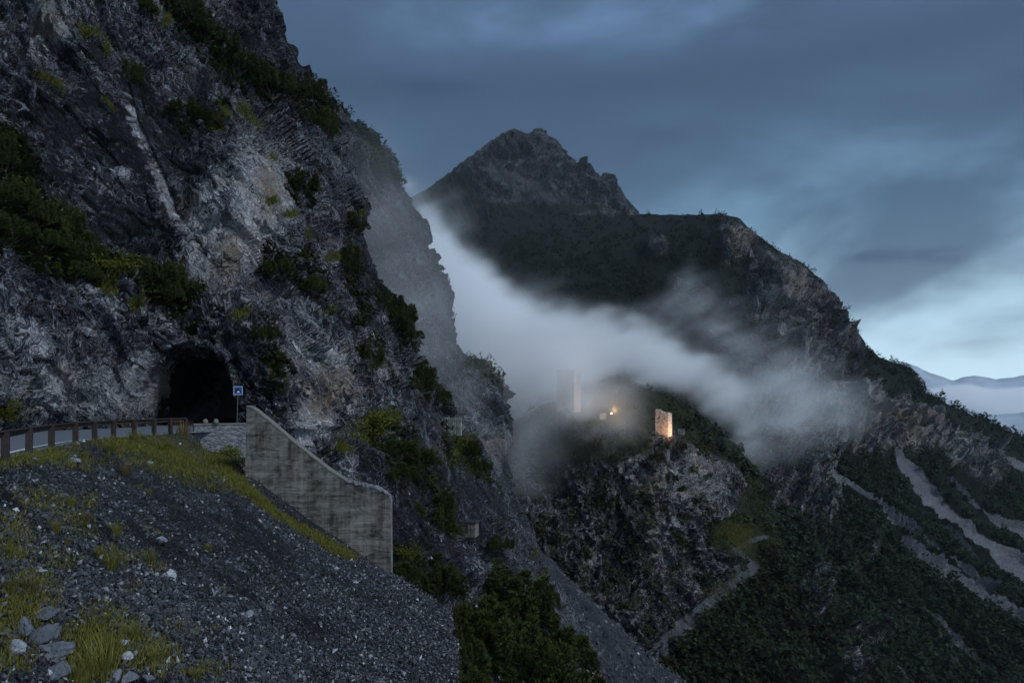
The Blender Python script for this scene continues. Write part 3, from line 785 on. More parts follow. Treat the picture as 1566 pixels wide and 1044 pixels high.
for i in range(len(allp) - 1):
    a, b = np.array([*allp[i], RZ]) - gl, np.array([*allp[i+1], RZ]) - gl
    d = b - a; L = np.linalg.norm(d); u = d / L; nrm = np.array([-u[1], u[0], 0])
    mb = MB()
    for (z0, z1, o0, o1, sag) in ((.74, .965, .08, .14, .02),):
        pts = []
        for t in (0.008, .5, .992):
            q = a + d * t
            sg = sag * math.sin(math.pi * t) * random.uniform(.3, 1)
            for o_, z in ((o0, z0), (o1, z0), (o1, z1), (o0, z1)):
                pts.append(q + nrm * o_ + np.array([0, 0, z - sg]))
        f = []
        for k in range(2):
            for j in range(4):
                f.append([k*4+j, k*4+(j+1) % 4, k*4+4+(j+1) % 4, k*4+4+j])
        f += [[3,2,1,0],[8,9,10,11]]
        mb.add(pts, f)
    mb.build('rail', M_rust if i % 3 == 1 else M_post, gr)
    q0, q1 = a + nrm * .02 + np.array([0, 0, .955]), b + nrm * .02 + np.array([0, 0, .955])
    MB().tube([q0 + u*.01, (q0+q1)/2 - np.array([0,0,.01]), q1 - u*.01], .045, 6).build('top_bar', M_post, gr)

# ------------------------------------------------------------------ tunnel sign
pt = P(364, 655, 47.5)
sg = empty('traffic_sign', (pt[0], pt[1], -2.0), 'small square blue tunnel sign on a thin grey pole right of the tunnel mouth', 'road sign')
MB().tube([(-.12, 0, -.5), (-.06, 0, 1.2), (.02, 0, 3.15)], .022, 8).build('pole', M_grey, sg)
pz = (HY - 597) / F * 47.5 + 2.0
pn = MB().box((-.27, -.075, pz - .29), (.34, -.04, pz + .29), .008).build('panel', M_blue, sg)
fr = MB()
for a, b in (((-.27,pz-.29),(-.245,pz+.29)),((.315,pz-.29),(.34,pz+.29)),((-.245,pz-.29),(.315,pz-.265)),((-.245,pz+.265),(.315,pz+.29))):
    fr.box((a[0], -.082, a[1]), (b[0], -.077, b[1]))
fr.build('border', M_white, pn)
arc = [(.02 + .22 * math.cos(t), pz - .14 + .27 * math.sin(t)) for t in np.linspace(0, math.pi, 16)]
MB().prism(arc, -.082, -.0765).build('tunnel_symbol', M_black, pn)
MB().prism([(-.06, pz - .14), (.16, pz - .14), (.10, pz - .04), (.04, pz + .0), (.0, pz - .04)], -.088, -.083).build('road_symbol', M_white, pn)

# ------------------------------------------------------------------ stone parapet and kerb stones before the tunnel
wl, wr = P(297, 650, 45.6), P(380, 650, 47.6)
base = np.array([wl[0], wl[1], 0])
L = np.linalg.norm((wr - wl)[:2]); ang = math.atan2(wr[1] - wl[1], wr[0] - wl[0])
pw = empty('stone_parapet', (wl[0], wl[1], -4.6), 'low grey stone parapet below the tunnel mouth, left of the concrete wall', 'wall', rz=ang)
MB().box((0, 0, 0), (L, .5, 3.2), .03).build('masonry', M_drystone, pw)
MB().box((-.04, -.05, 3.2), (L + .04, .56, 3.3), .02).build('coping', M_coping, pw)
for i, (px, lab) in enumerate(((313, 'rounded white kerb stone on the parapet, nearer the rail end'), (329, 'rounded white kerb stone on the parapet, nearer the blue sign'))):
    q = P(px, 648, 46.1)
    mb = MB().add([], [])
    prof = [(.17, 0), (.17, .14), (.15, .24), (.10, .30), (.03, .33)]
    mb.tube([(0, 0, z) for _, z in prof], [r for r, _ in prof], 10)
    o = mb.build('kerb_stone', M_coping, None, True, loc=(q[0], q[1] + .12, -1.31))
    tag(o, lab, 'kerb stone', 'kerb stones before the tunnel')

# ------------------------------------------------------------------ concrete retaining wall
WY = 38.0
def wxz(px, py): q = P(px, py, WY); return q[0], q[2]
top = [(377,621),(388,625),(398,633),(420,651),(450,677),(480,701),(505,720),(530,736),(545,741),(562,744),(584,751),(594,759),(597,767)]
o0 = np.array([wxz(486, 800)[0], WY, wxz(486, 800)[1]])
outline = [(x - o0[0], z - o0[2]) for x, z in [wxz(*p) for p in top]]
bot = [(x - o0[0], z - o0[2]) for x, z in [wxz(598, 915), wxz(374, 770)]]
cw = empty('retaining_wall', o0, 'tall grey concrete retaining wall with sloping top standing on the scree', 'wall')
w = MB().prism((outline + bot)[::-1], 0, .62)
w.build('wall', M_conc, cw)
# coping: thin pale kerb on the long slope, crumbling cap at the low end
def cap(pts, h, y0, y1, rough, name, mat):
    pts = np.array([(x - o0[0], z - o0[2]) for x, z in [wxz(*p) for p in pts]])
    t = np.linspace(0, len(pts) - 1, len(pts) * 6); k = np.arange(len(pts))
    A = np.c_[np.interp(t, k, pts[:, 0]), np.interp(t, k, pts[:, 1])]
    V, f = [], []
    rg = np.random.default_rng(3)
    for i, (x, z) in enumerate(A):
        for (yy, zz) in ((y0, -.02), (y0, h), ((y0 + y1) / 2, h * 1.1), (y1, h), (y1, -.02)):
            V.append((x + rg.normal() * rough * .3, yy + rg.normal() * rough, z + zz + rg.normal() * rough * (zz > 0)))
    n = len(A)
    for i in range(n - 1):
        for j in range(4):
            f.append([i*5+j, i*5+j+1, (i+1)*5+j+1, (i+1)*5+j])
    f.append([0, 1, 2, 3, 4]); f.append([(n-1)*5+j for j in (4, 3, 2, 1, 0)])
    return build(name, np.array(V), f, mat, cw)
cap(top[:8], .045, -.02, .64, .006, 'coping', M_coping)
cap(top[7:], .09, -.02, .66, .04, 'rubble_cap', M_drystone)

# ------------------------------------------------------------------ small concrete works across the gorge
q, _ = at('cliff', 716, 800)
hb = empty('concrete_hut', (q[0], q[1] - 1.2, q[2] - .8), 'small flat roofed concrete hut perched on the dark slab below the retaining wall', 'hut', rz=R(-14))
hb.scale = (.72, .72, .72)
s = q[1] / F
b = MB()
b.box((-1.9, 0, -1.2), (1.7, .35, 1.5)); b.box((1.35, .35, -1.2), (1.7, 2.4, 1.5)); b.box((-1.9, .35, -1.2), (-1.55, 2.4, 1.5)); b.box((-1.55, 2.05, -1.2), (1.35, 2.4, 1.5))
b.build('wall', concrete_mat('hut concrete', .14, .5, (1.05, .95, .85)), hb)
MB().box((-2.05, -.2, 1.5), (1.95, 2.6, 1.78), .03).build('roof', M_bore, hb)
MB().box((-1.2, -.03, -.5), (.3, -.005, 1.1)).build('doorway', M_bore, hb)  # dark block painted in place of the shade inside the open doorway
q, _ = at('ridge', 692, 646)
q2, _ = at('cliff', 684, 640)
Yp = min(q2[1], 118) - 1.5
q = P(692, 646, Yp)
gw = empty('parapet_wall', q - np.array([0, 0, 1.2]), 'tiny pale ribbed concrete parapet at the far end of the cliff edge', 'wall', rz=R(-10))
MB().box((-1.5, 0, -1.0), (1.5, .4, 2.0), .02).build('panel', concrete_mat('pale parapet', .30, 3.0), gw)
rb = MB()
for k in range(9): rb.box((-1.42 + k * .34, -.06, -1.0), (-1.30 + k * .34, -.003, 1.97))
rb.build('rib', M_coping, gw)
q = P(901, 1044, 60.0)
cp = empty('concrete_pier', q - np.array([0, 0, 3.0]), 'pale concrete pier standing at the bottom edge beside the big dark pines', 'pier', rz=R(20))
v = MB().box((-.42, -.3, 0), (.42, .4, 4.35), .05); v.build('shaft', concrete_mat('pier concrete', .35, .6), cp)
MB().box((-.36, -.24, 4.35), (.34, .3, 4.6), .06).build('cap', M_coping, cp)

# ------------------------------------------------------------------ castle towers
def tower(name, base, w, d, h, rz, top_l, label, seed, windows):
    """ruined square tower: thick walls with a broken crown"""
    t = empty(name, base, label, 'tower', 'ruined towers on the castle rock', rz)
    rg = np.random.default_rng(seed)
    nx = 14
    def wall_face(p0, p1, nrm, hs):
        p0, p1, nrm = np.array(p0, float), np.array(p1, float), np.array(nrm, float)
        nz = 26
        V, f = [], []
        th_ = .9
        for lay in (0, 1):
            for i in range(nx + 1):
                u = i / nx
                for k in range(nz + 1):
                    v_ = k / nz
                    z = -2.5 + (hs[i] + 2.5) * v_
                    q_ = p0 + (p1 - p0) * u + nrm * (0 if lay == 0 else -th_) + np.array([0, 0, z])
                    q_ = q_ + (rg.normal(size=3) * .06 if lay == 0 else 0)
                    q_ = q_ - nrm * .02 * z * .5
                    V.append(q_)
        m_ = nz + 1; Ln = (nx + 1) * m_
        for i in range(nx):
            for k in range(nz):
                a_ = i * m_ + k
                f.append([a_, a_ + m_, a_ + m_ + 1, a_ + 1])
                f.append([Ln + a_, Ln + a_ + 1, Ln + a_ + m_ + 1, Ln + a_ + m_])
            a_ = i * m_ + nz
            f.append([a_, a_ + m_, Ln + a_ + m_, Ln + a_])
        for i in (0, nx):
            for k in range(nz):
                a_ = i * m_ + k
                f.append([a_, a_ + 1, Ln + a_ + 1, Ln + a_])
        return V, f
    crown = lambda a, b, j: np.linspace(a, b, nx + 1) * h + np.repeat(rg.normal(size=(nx + 2) // 2 + 1), 2)[:nx + 1] * j
    a, b, c, e = top_l
    mb = MB()
    H = .5
    for p0, p1, nr, hh in (((-w/2,-d/2,0),(w/2,-d/2,0),(0,-1,0),crown(a,b,.28)), ((w/2,-d/2,0),(w/2,d/2,0),(1,0,0),crown(b,c,.28)),
                           ((w/2,d/2,0),(-w/2,d/2,0),(0,1,0),crown(c,e,.3)), ((-w/2,d/2,0),(-w/2,-d/2,0),(-1,0,0),crown(e,a,.28))):
        mb.add(*wall_face(p0, p1, nr, hh))
    mb.build('wall', M_tower, t)
    for (face, u, z, ww, hh) in windows:  # dark blocks stand in for the shade inside the window openings
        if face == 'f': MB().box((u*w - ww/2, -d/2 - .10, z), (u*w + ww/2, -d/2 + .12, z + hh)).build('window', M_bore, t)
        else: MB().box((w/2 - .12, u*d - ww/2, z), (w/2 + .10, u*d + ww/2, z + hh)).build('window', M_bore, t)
    return t
q, _ = at('castle_hill', 1014, 661)
TR = P(1015, 661, q[1] + 1)
tower('ruined_tower', TR, 5.2, 4.6, 8.0, R(-32), (1.12, .98, .90, 1.1), 'small ruined stone tower lit warm by floodlight on the right of the castle rock', 4,
      [('f', -.2, 5.6, .35, .6), ('f', -.05, 3.2, .35, .55), ('f', .2, 5.2, .3, .5)])
TR_L = P(870, 622, at('castle_hill', 870, 626)[0][1] + 3)
tower('ruined_tower', TR_L, 7.4, 6.5, 14.6, R(-30), (1.02, .96, .98, 1.06), 'tall ruined tower half dissolved in the fog on the left of the castle rock', 9,
      [('f', .22, 10.4, .5, 1.0), ('f', -.15, 6.4, .5, .9), ('s', 0, 9.0, .5, 1.0)])
def lamp_fixture(pos, aim, label):
    t = empty('floodlight', pos, label, 'floodlight', 'floodlights of the castle', aim)
    MB().box((-.28, -.12, .12), (.28, .12, .50), .03).build('housing', M_post, t)
    MB().box((-.05, -.05, -.6), (.05, .05, .118)).build('bracket', M_grey, t)
    return t
m, nt = new_mat('lit lamp glass'); g = N(nt)
em = g.node('ShaderNodeEmission', {'Color': (1, .50, .14, 1), 'Strength': 22.0}); nt.links.new(em.outputs[0], g.node('ShaderNodeOutputMaterial').inputs[0]); M_lamp = m
def point(name, loc, watts, col, rad=.25, spot=None, aim=None):
    l = bpy.data.lights.new(name, 'SPOT' if spot else 'POINT'); l.energy = watts; l.color = col; l.shadow_soft_size = rad
    if spot: l.spot_size = R(spot); l.spot_blend = .6
    o = bpy.data.objects.new(name, l); COL.objects.link(o); o.location = loc
    if aim is not None:
        from mathutils import Vector
        o.rotation_euler = (Vector(aim) - Vector(loc)).to_track_quat('-Z', 'Y').to_euler()
    return o
LP = P(935, 633, at('castle_hill', 935, 639)[0][1] - 3)
t = lamp_fixture(LP, R(0), 'bright amber floodlight burning on the grassy brow between the two towers')
MB().box((-.24, -.16, .16), (.24, -.125, .46), .01).build('lens', M_lamp, t)
WARM = (1, .60, .28)
point('lamp_glow', LP + np.array([.9, -1.2, 1.6]), 1700, WARM)
point('tower_lamp', TR + np.array([6.0, -3.4, .5]), 1500, (1, .66, .38), .3)
point('tower_lamp', TR + np.array([.5, -7.5, .2]), 800, (1, .56, .30), .3)
point('tower_lamp', TR_L + np.array([6.5, -7.5, .8]), 420, (1, .66, .40), .3)
# ruins beside the lamp and tower
for px, py, w_, h_, lab in ((922, 636, 2.6, 1.3, 'short stretch of broken wall on the brow left of the amber floodlight'), (1042, 659, 2.8, 1.0, 'low crumbled wall on the rock right of the small lit tower'), (1022, 700, 1.3, 3.4, 'upright grey stone pillar among the bushes below the small lit tower')):
    q, _ = at('castle_hill', px, py + 3)
    o = empty('ruined_wall', P(px, py, q[1] - 1.5), lab, 'ruin', 'ruins of the castle')
    poly = [(-w_/2, -1.5), (w_/2, -1.5), (w_/2, h_*.8), (w_*.3, h_), (0, h_*.75), (-w_*.2, h_*.95), (-w_/2, h_*.6)]
    MB().prism(poly, 0, .8).build('masonry', M_drystone, o)

# ------------------------------------------------------------------ plants
def rand_rot(n, rg):
    q = rg.normal(size=(n, 4)); q /= np.linalg.norm(q, axis=1)[:, None]
    w, x, y, z = q.T
    return np.stack([np.stack([1-2*(y*y+z*z), 2*(x*y-z*w), 2*(x*z+y*w)], -1), np.stack([2*(x*y+z*w), 1-2*(x*x+z*z), 2*(y*z-x*w)], -1), np.stack([2*(x*z-y*w), 2*(y*z+x*w), 1-2*(x*x+y*y)], -1)], 1)

def pine_mesh(seed, tall=1.0, tufts=1100, spread=1.0):
    """unit dwarf pine: upswept shoots with needle tufts along them; about 1 wide and tall high"""
    rg = np.random.default_rng(seed)
    V, T, tone = [], [], []
    nl = 13
    lob = []
    for k in range(nl):
        a = rg.uniform(0, 2 * math.pi); r = .52 * math.sqrt(rg.uniform(0, 1)) * spread
        hgt = tall * (.95 - 1.3 * r * r / (spread ** 2) + rg.uniform(-.4, .15))
        lob.append((r * math.cos(a), r * math.sin(a), max(.25, hgt), rg.uniform(.08, .22)))
    pts, dirs = [], []
    for k in range(tufts):
        x, y, h, rr = lob[rg.integers(nl)]
        z = h * rg.uniform(.12, 1) ** .7
        w_ = rr * (1.15 - .75 * z / h)
        a = rg.uniform(0, 2 * math.pi); r = w_ * math.sqrt(rg.uniform(.25, 1))
        pts.append((x + r * math.cos(a), y + r * math.sin(a), z)); dirs.append((math.cos(a) * .8, math.sin(a) * .8, .7 + .6 * z / h))
    pts, dirs = np.array(pts), np.array(dirs); dirs /= np.linalg.norm(dirs, axis=1)[:, None]
    nn = 8
    for k in range(nn):
        d = dirs + rg.normal(size=dirs.shape) * .55; d /= np.linalg.norm(d, axis=1)[:, None]
        s_ = np.cross(d, rg.normal(size=d.shape)); s_ /= np.linalg.norm(s_, axis=1)[:, None]
        L_ = rg.uniform(.05, .085, (len(pts), 1)); wd = .011
        b = len(V) and sum(len(q) for q in V)
        tri = np.stack([pts - s_ * wd, pts + s_ * wd, pts + d * L_], 1).reshape(-1, 3)
        V.append(tri)
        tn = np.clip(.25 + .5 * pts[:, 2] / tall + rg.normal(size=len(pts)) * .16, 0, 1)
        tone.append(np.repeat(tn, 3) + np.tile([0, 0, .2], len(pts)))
    V = np.concatenate(V); tone = np.concatenate(tone)
    return V, np.arange(len(V)).reshape(-1, 3), tone, lob

def blob_bush_mesh(seed, n=900):
    """unit leafy bush or grassy cushion made of small leaves"""
    rg = np.random.default_rng(seed)
    cl = rg.normal(size=(9, 3)) * [.22, .22, .12] + [0, 0, .3]
    c = cl[rg.integers(9, size=n)] + rg.normal(size=(n, 3)) * [.12, .12, .10]
    c[:, 2] = np.clip(c[:, 2], .02, 1)
    Rm = rand_rot(n, rg)
    leaf = np.array([(-.028, 0, 0), (.028, 0, 0), (.01, .075, .01)])
    V = (np.einsum('nij,kj->nki', Rm, leaf) + c[:, None]).reshape(-1, 3)
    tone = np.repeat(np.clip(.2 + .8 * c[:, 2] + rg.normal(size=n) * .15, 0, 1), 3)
    return V, np.arange(len(V)).reshape(-1, 3), tone

def grass_mesh(seed, blades=170, h=1.0, spread=.28):
    rg = np.random.default_rng(seed)
    V, Fc, tone = [], [], []
    for k in range(blades):
        a = rg.uniform(0, 2*math.pi); r = spread * math.sqrt(rg.uniform(0, 1))
        b = np.array([r*math.cos(a), r*math.sin(a), -.05])
        L_ = h * rg.uniform(.5, 1.05); lean = rg.uniform(.15, .65); a2 = a + rg.normal() * .7
        d = np.array([math.cos(a2), math.sin(a2), 0]); s_ = np.array([-d[1], d[0], 0]) * rg.uniform(.006, .013)
        tn = rg.uniform(0, 1)
        i0 = len(V)
        for j, t in enumerate((0, .4, .75, 1)):
            c = b + d * lean * L_ * t * t + np.array([0, 0, L_ * (t - .28 * lean * t * t)])
            w_ = (1 - t) ** .7
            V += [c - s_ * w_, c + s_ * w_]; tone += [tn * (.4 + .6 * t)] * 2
        for j in range(3): Fc.append([i0+2*j, i0+2*j+1, i0+2*j+3, i0+2*j+2])
    return np.array(V), np.array(Fc), np.array(tone)

def stem_mesh(lob, tall):
    mb = MB()
    for x, y, h, r in lob[:8]:
        mb.tube([(0, 0, -.15), (x*.6, y*.6, h*.3), (x, y, h*.85)], [.022, .015, .005], 5)
    return mb

protos = {}
def proto_pine(key, seed, tall, tufts, spread, mat):
    V, Fc, tone, lob = pine_mesh(seed, tall, tufts, spread)
    me = build('needles', V, Fc, mat, attrs={'tone': tone}); st = stem_mesh(lob, tall).build('stem', M_stem)
    protos[key] = (me.data, st.data)
    bpy.data.objects.remove(me); bpy.data.objects.remove(st)
proto_pine('a', 1, .85, 1500, 1.0, M_pine); proto_pine('b', 2, .65, 1500, 1.1, M_pine); proto_pine('c', 3, 1.5, 1500, .6, M_pine); proto_pine('d', 5, .8, 1300, 1.0, M_pine)
def proto_simple(key, mesh, mat):
    V, Fc, tone = mesh
    o = build(key, V, Fc, mat, attrs={'tone': tone}); protos[key] = o.data; bpy.data.objects.remove(o)
for k in range(3): proto_simple('bush%d' % k, blob_bush_mesh(20 + k), M_olive)
for k in range(3): proto_simple('tuft%d' % k, grass_mesh(30 + k), M_grass)
proto_simple('drytuft', grass_mesh(40, 150), M_dry)

def put(data, name, loc, scale, parent=None, rz=None, tilt=None):
    o = bpy.data.objects.new(name, data); COL.objects.link(o)
    o.location = tuple(map(float, loc)); o.scale = (scale,) * 3 if np.isscalar(scale) else tuple(scale)
    o.rotation_euler = (*(tilt or (0, 0)), random.uniform(0, 6.28) if rz is None else rz)
    if parent: o.parent = parent
    return o

def pine(sheet_name, px, py, wpx, label, kind='a', group='dwarf pines on the near cliff', squash=1.0, Y=None, name='dwarf_pine'):
    """(px,py) = middle of the foot, wpx = width in the photo"""
    if Y is None:
        q, n_ = at(sheet_name, px, py); q = q - n_ * .1
    else: q = P(px, py, Y)
    s_ = wpx / F * q[1]
    sq2 = squash * random.uniform(.7, 1.1)
    t = empty(name, q, label, 'shrub' if name != 'mountain_pine' else 'pine', group)
    a = random.uniform(0, 6.28)
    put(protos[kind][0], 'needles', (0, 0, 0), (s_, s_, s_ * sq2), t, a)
    put(protos[kind][1], 'stem', (0, 0, 0), (s_, s_, s_ * sq2), t, a)
    return t

PINES = [
 (8,262,60,'dark dwarf pine at the left end of the high ledge, uppermost of the ledge clump','c'),
 (24,318,62,'dark dwarf pine leaning over pale rock at the left end of the ledge','a'),
 (16,362,66,'broad dwarf pine spilling off the left end of the ledge','a'),
 (58,345,60,'dwarf pine on the ledge beside a pale rock strip','d'),
 (92,352,66,'bushy dwarf pine on the upper rim of the ledge clump','a'),
 (70,380,56,'low dwarf pine in the hollow of the ledge clump','b'),
 (102,392,74,'widest dark dwarf pine in the middle of the ledge clump','d'),
 (128,400,56,'dwarf pine at the right shoulder of the ledge clump','a'),
 (118,432,58,'hanging dwarf pine, lowest of the ledge clump','b'),
 (208,425,56,'dark dwarf pine next to the yellow grass on the ledge above the tunnel','b'),
 (236,436,62,'dark dwarf pine in the middle of the row above the tunnel','a'),
 (262,446,60,'full dwarf pine right of centre in the row above the tunnel','d'),
 (284,458,54,'dwarf pine ending the row above the tunnel, under the beige slab','a'),
 (250,462,54,'lowest dwarf pine of the row above the tunnel','b'),
 (282,34,56,'dark dwarf pine highest in the band of shrubs across the upper cliff','a'),
 (308,62,66,'large dwarf pine in the upper part of the band across the cliff','d'),
 (335,88,66,'dwarf pine below the second rock step of the upper band','a'),
 (362,112,66,'dark dwarf pine midway down the band across the upper cliff','d'),
 (392,128,64,'dense dwarf pine right of the middle of the upper band','a'),
 (418,140,60,'dark dwarf pine near the skyline end of the upper band','b'),
 (445,152,56,'dwarf pine three from the skyline in the upper band','a'),
 (468,152,48,'dwarf pine just inside the skyline of the cliff','d'),
 (487,162,40,'dwarf pine jutting from the skyline over the misty ridge','c'),
 (495,188,34,'small dwarf pine under the jutting skyline shrub','a'),
 (505,212,36,'ragged dwarf pine on the cliff edge just above the steep corner','c'),
 (470,190,44,'shaded dwarf pine tucked below the skyline shrubs','b'),
 (290,178,44,'dark dwarf pine alone in the niche above the beige slab','b'),
 (318,188,40,'smaller dark dwarf pine right of the niche shrub','b'),
 (205,132,40,'dark dwarf pine at the head of the pale dyke','c'),
 (216,20,40,'dwarf pine near the top edge above the grey wall','b'),
 (462,292,52,'dark dwarf pine in the hollow right of the beige slab','a'),
 (538,352,44,'dwarf pine on the skyline nose below the overhang','d'),
 (430,425,46,'spreading dwarf pine below the beige slab','b'),
 (478,448,40,'dwarf pine on the face between two mossy ledges','b'),
 (540,420,44,'dark dwarf pine in the upper gully of the right face','c'),
 (590,470,52,'dwarf pine at the top of the skyline thicket','d'),
 (605,496,56,'largest dwarf pine of the skyline thicket','a'),
 (622,522,48,'dwarf pine at the foot of the skyline thicket','d'),
 (560,556,46,'olive dark dwarf pine on the pale lower face','b'),
 (412,520,40,'small dwarf pine above the retaining wall on the face','b'),
 (652,596,46,'dwarf pine on the cliff corner against the mist','c'),
 (664,618,44,'dwarf pine stepping down the cliff corner above the pale parapet','a'),
 (606,700,66,'broad black green pine bush below the mossy dome','a'),
 (632,716,78,'biggest black green pine bush on the dark slabs','d'),
 (614,738,56,'low black green pine bush at the slab foot','b'),
 (712,700,44,'dark pine bush among the mossy slabs','b'),
 (732,722,40,'dark pine bush at the right rim of the mossy slabs','b'),
 (766,838,40,'small pine bush right of the concrete hut','b'),
 (682,800,58,'upright pine growing left of the concrete hut','c'),
 (668,815,48,'ragged pine just behind the upright pine by the hut','a'),
 (846,935,34,'slim dark conifer standing above the talus chute','c'),
 (828,952,40,'low conifer beside the slim one above the talus chute','a'),
]
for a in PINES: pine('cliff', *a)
FG = [(648,905,90,'dark pine bush nearest the corner of the retaining wall','a',54),(620,880,40,'small olive pine bush touching the wall corner','b',50),(672,920,70,'dark pine bush just over the scree edge','d',52),
      (740,985,120,'tall full pine on the left of the foreground clump','a',50),(775,960,110,'pine rising highest at the back of the foreground clump','c',56),(815,1010,120,'wide pine in the middle of the foreground clump','d',50),
      (862,1035,100,'pine on the right side of the foreground clump','a',50),(705,1050,100,'low dark pine where the scree meets the foreground clump','b',44),(780,1065,150,'nearest and broadest pine at the bottom of the foreground clump','d',44),
      (700,1000,95,'shaggy pine at the left flank of the foreground clump','a',46),(825,965,80,'thin topped pine between the rising pine and the right flank','c',54),(745,1040,130,'squat pine filling the front of the foreground clump','d',46),
      (704,1012,62,'ragged pine rooted on the very edge of the scree','a',33),(694,1075,90,'half hidden pine at the bottom end of the scree edge','d',30),
      (855,1085,120,'low pine at the bottom right of the foreground clump','b',44)]
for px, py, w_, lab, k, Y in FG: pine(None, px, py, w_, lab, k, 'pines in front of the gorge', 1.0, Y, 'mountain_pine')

# leafy olive bushes
for i, (sh, px, py, w_, lab) in enumerate([('scree_slope', 356, 690, 34, 'bright olive bush against the left edge of the retaining wall'), ('scree_slope', 364, 712, 26, 'dark little bush at the wall foot below the olive bush'), ('cliff', 12, 640, 46, 'olive bush at the cliff foot behind the guard rail'),
      ('cliff', 612, 858, 34, 'yellowish bush hugging the right edge of the retaining wall'), ('cliff', 560, 664, 60, 'mossy green grass dome on the rock above the retaining wall'), ('cliff', 516, 700, 32, 'small mossy cushion left of the big grass dome'), ('cliff', 590, 650, 36, 'green cushion joined to the right of the grass dome'),
      ('cliff', 178, 418, 44, 'yellow green grass cushion on the ledge between the two pine rows'), ('cliff', 704, 684, 36, 'olive cushion on the mossy slab by the pale parapet'), ('cliff', 396, 645, 24, 'low green bush behind the top of the retaining wall')]):
    q, n_ = at(sh, px, py)
    s_ = w_ / F * q[1] * 1.1
    o = put(protos['bush%d' % (i % 3)], 'olive_bush', q - n_ * .05, (s_, s_, s_ * .9))
    tag(o, lab, 'bush', 'olive bushes and cushions')

# grass tussocks
TUS = [(168,868,34,'thick olive tussock with flower heads in the middle of the scree'),(152,850,20,'thin tussock up slope of the thick one'),(230,862,28,'brownish tussock beside the white boulder'),(132,800,24,'rusty tussock below the second rail post'),(108,772,20,'ragged tussock on the dark gravel'),
       (84,812,24,'bright green upright tussock on the left gravel'),(102,830,16,'small bright tussock under the upright one'),(178,814,22,'round tussock on dark scree right of the rusty one'),(192,722,22,'tan tussock on the scree near the rail'),(318,840,14,'solitary small tussock far out on the dark scree'),
       (226,752,11,'tiny tussock beside a pale stick'),(62,712,16,'dark tussock under the leaning rail post'),(152,1030,64,'largest long bladed tussock in front of the white rocks'),(118,1040,44,'tussock beside the stacked boulders'),(172,1000,46,'tall tussock behind the largest one'),(205,975,30,'sparse tussock above the white rocks'),
       (12,905,34,'tussock at the left edge above the boulders'),(48,905,30,'tussock mixed with dry stems above the boulders'),(6,1000,26,'tussock at the left edge by the small boulders'),(232,1010,24,'dark tussock right of the white rocks'),(300,1035,20,'green tussock near the bottom of the gravel'),(12,850,26,'tussock at the left edge of the gravel'),
       (250,690,26,'bright tussock on the grassy bank under the rail'),(206,672,22,'tussock pressed against the rail'),(282,662,26,'pale feathery tussock at the rail end'),(168,690,18,'tussock on the bank below the sixth post'),(330,965,12,'little tussock low on the gravel'),(215,745,9,'speck of a tussock on dark scree'),(130,700,14,'tussock on the bank between two rail posts')]
for i, (px, py, hpx, lab) in enumerate(TUS):
    q, n_ = at('scree_slope', px, py)
    s_ = hpx / F * q[1]
    dry = i in (3, 8, 17, 24)
    o = put(protos['drytuft' if dry else 'tuft%d' % (i % 3)], 'grass_tussock', q, (s_ * 1.25, s_ * 1.25, s_ * 1.1))
    tag(o, lab, 'grass', 'tussocks on the scree')

# ------------------------------------------------------------------ stones
def ico(sub):
    import bmesh
    bm = bmesh.new(); bmesh.ops.create_icosphere(bm, subdivisions=sub, radius=1)
    V = np.array([v.co[:] for v in bm.verts]); Fc = np.array([[v.index for v in f.verts] for f in bm.faces]); bm.free()
    return V, Fc
IV, IF = ico(4)
def boulder(px, py, wpx, lab, seed, tone0, flat=.7):
    rg = np.random.default_rng(seed)
    V = IV.copy()
    for k in range(11):                                  # planes cut flat faces, as broken limestone has
        d = rg.normal(size=3); d /= np.linalg.norm(d); c = rg.uniform(.34, .62)
        ex = V @ d - c
        V = V - np.where(ex > 0, ex, 0)[:, None] * d * .95
    V = V * [1, rg.uniform(.7, 1), flat]
    V = V + IV * (.04 * fbm(V * 4 + seed, 4, .6, seed))[:, None] + IV * (.10 * facets(V * 2.3 + seed, seed) + .05 * facets(V * 5.3 + seed, seed + 3))[:, None]
    a = rg.uniform(0, 6.28); c, s_ = math.cos(a), math.sin(a)
    V = V @ np.array([[c, s_, 0], [-s_, c, 0], [0, 0, 1]])
    q, n_ = at('scree_slope', px, py)
    s_ = wpx / F * q[1] * .62
    tone = np.clip(tone0 + .25 * fbm(V * 2.2 + seed, 3, .6, 5), 0, 1)
    o = build('boulder', V * s_, IF, M_boulder, None, False, {'tone': tone}, tuple(q + np.array([0, -.1, .25]) * s_))
    tag(o, lab, 'boulder', 'boulders on the scree')
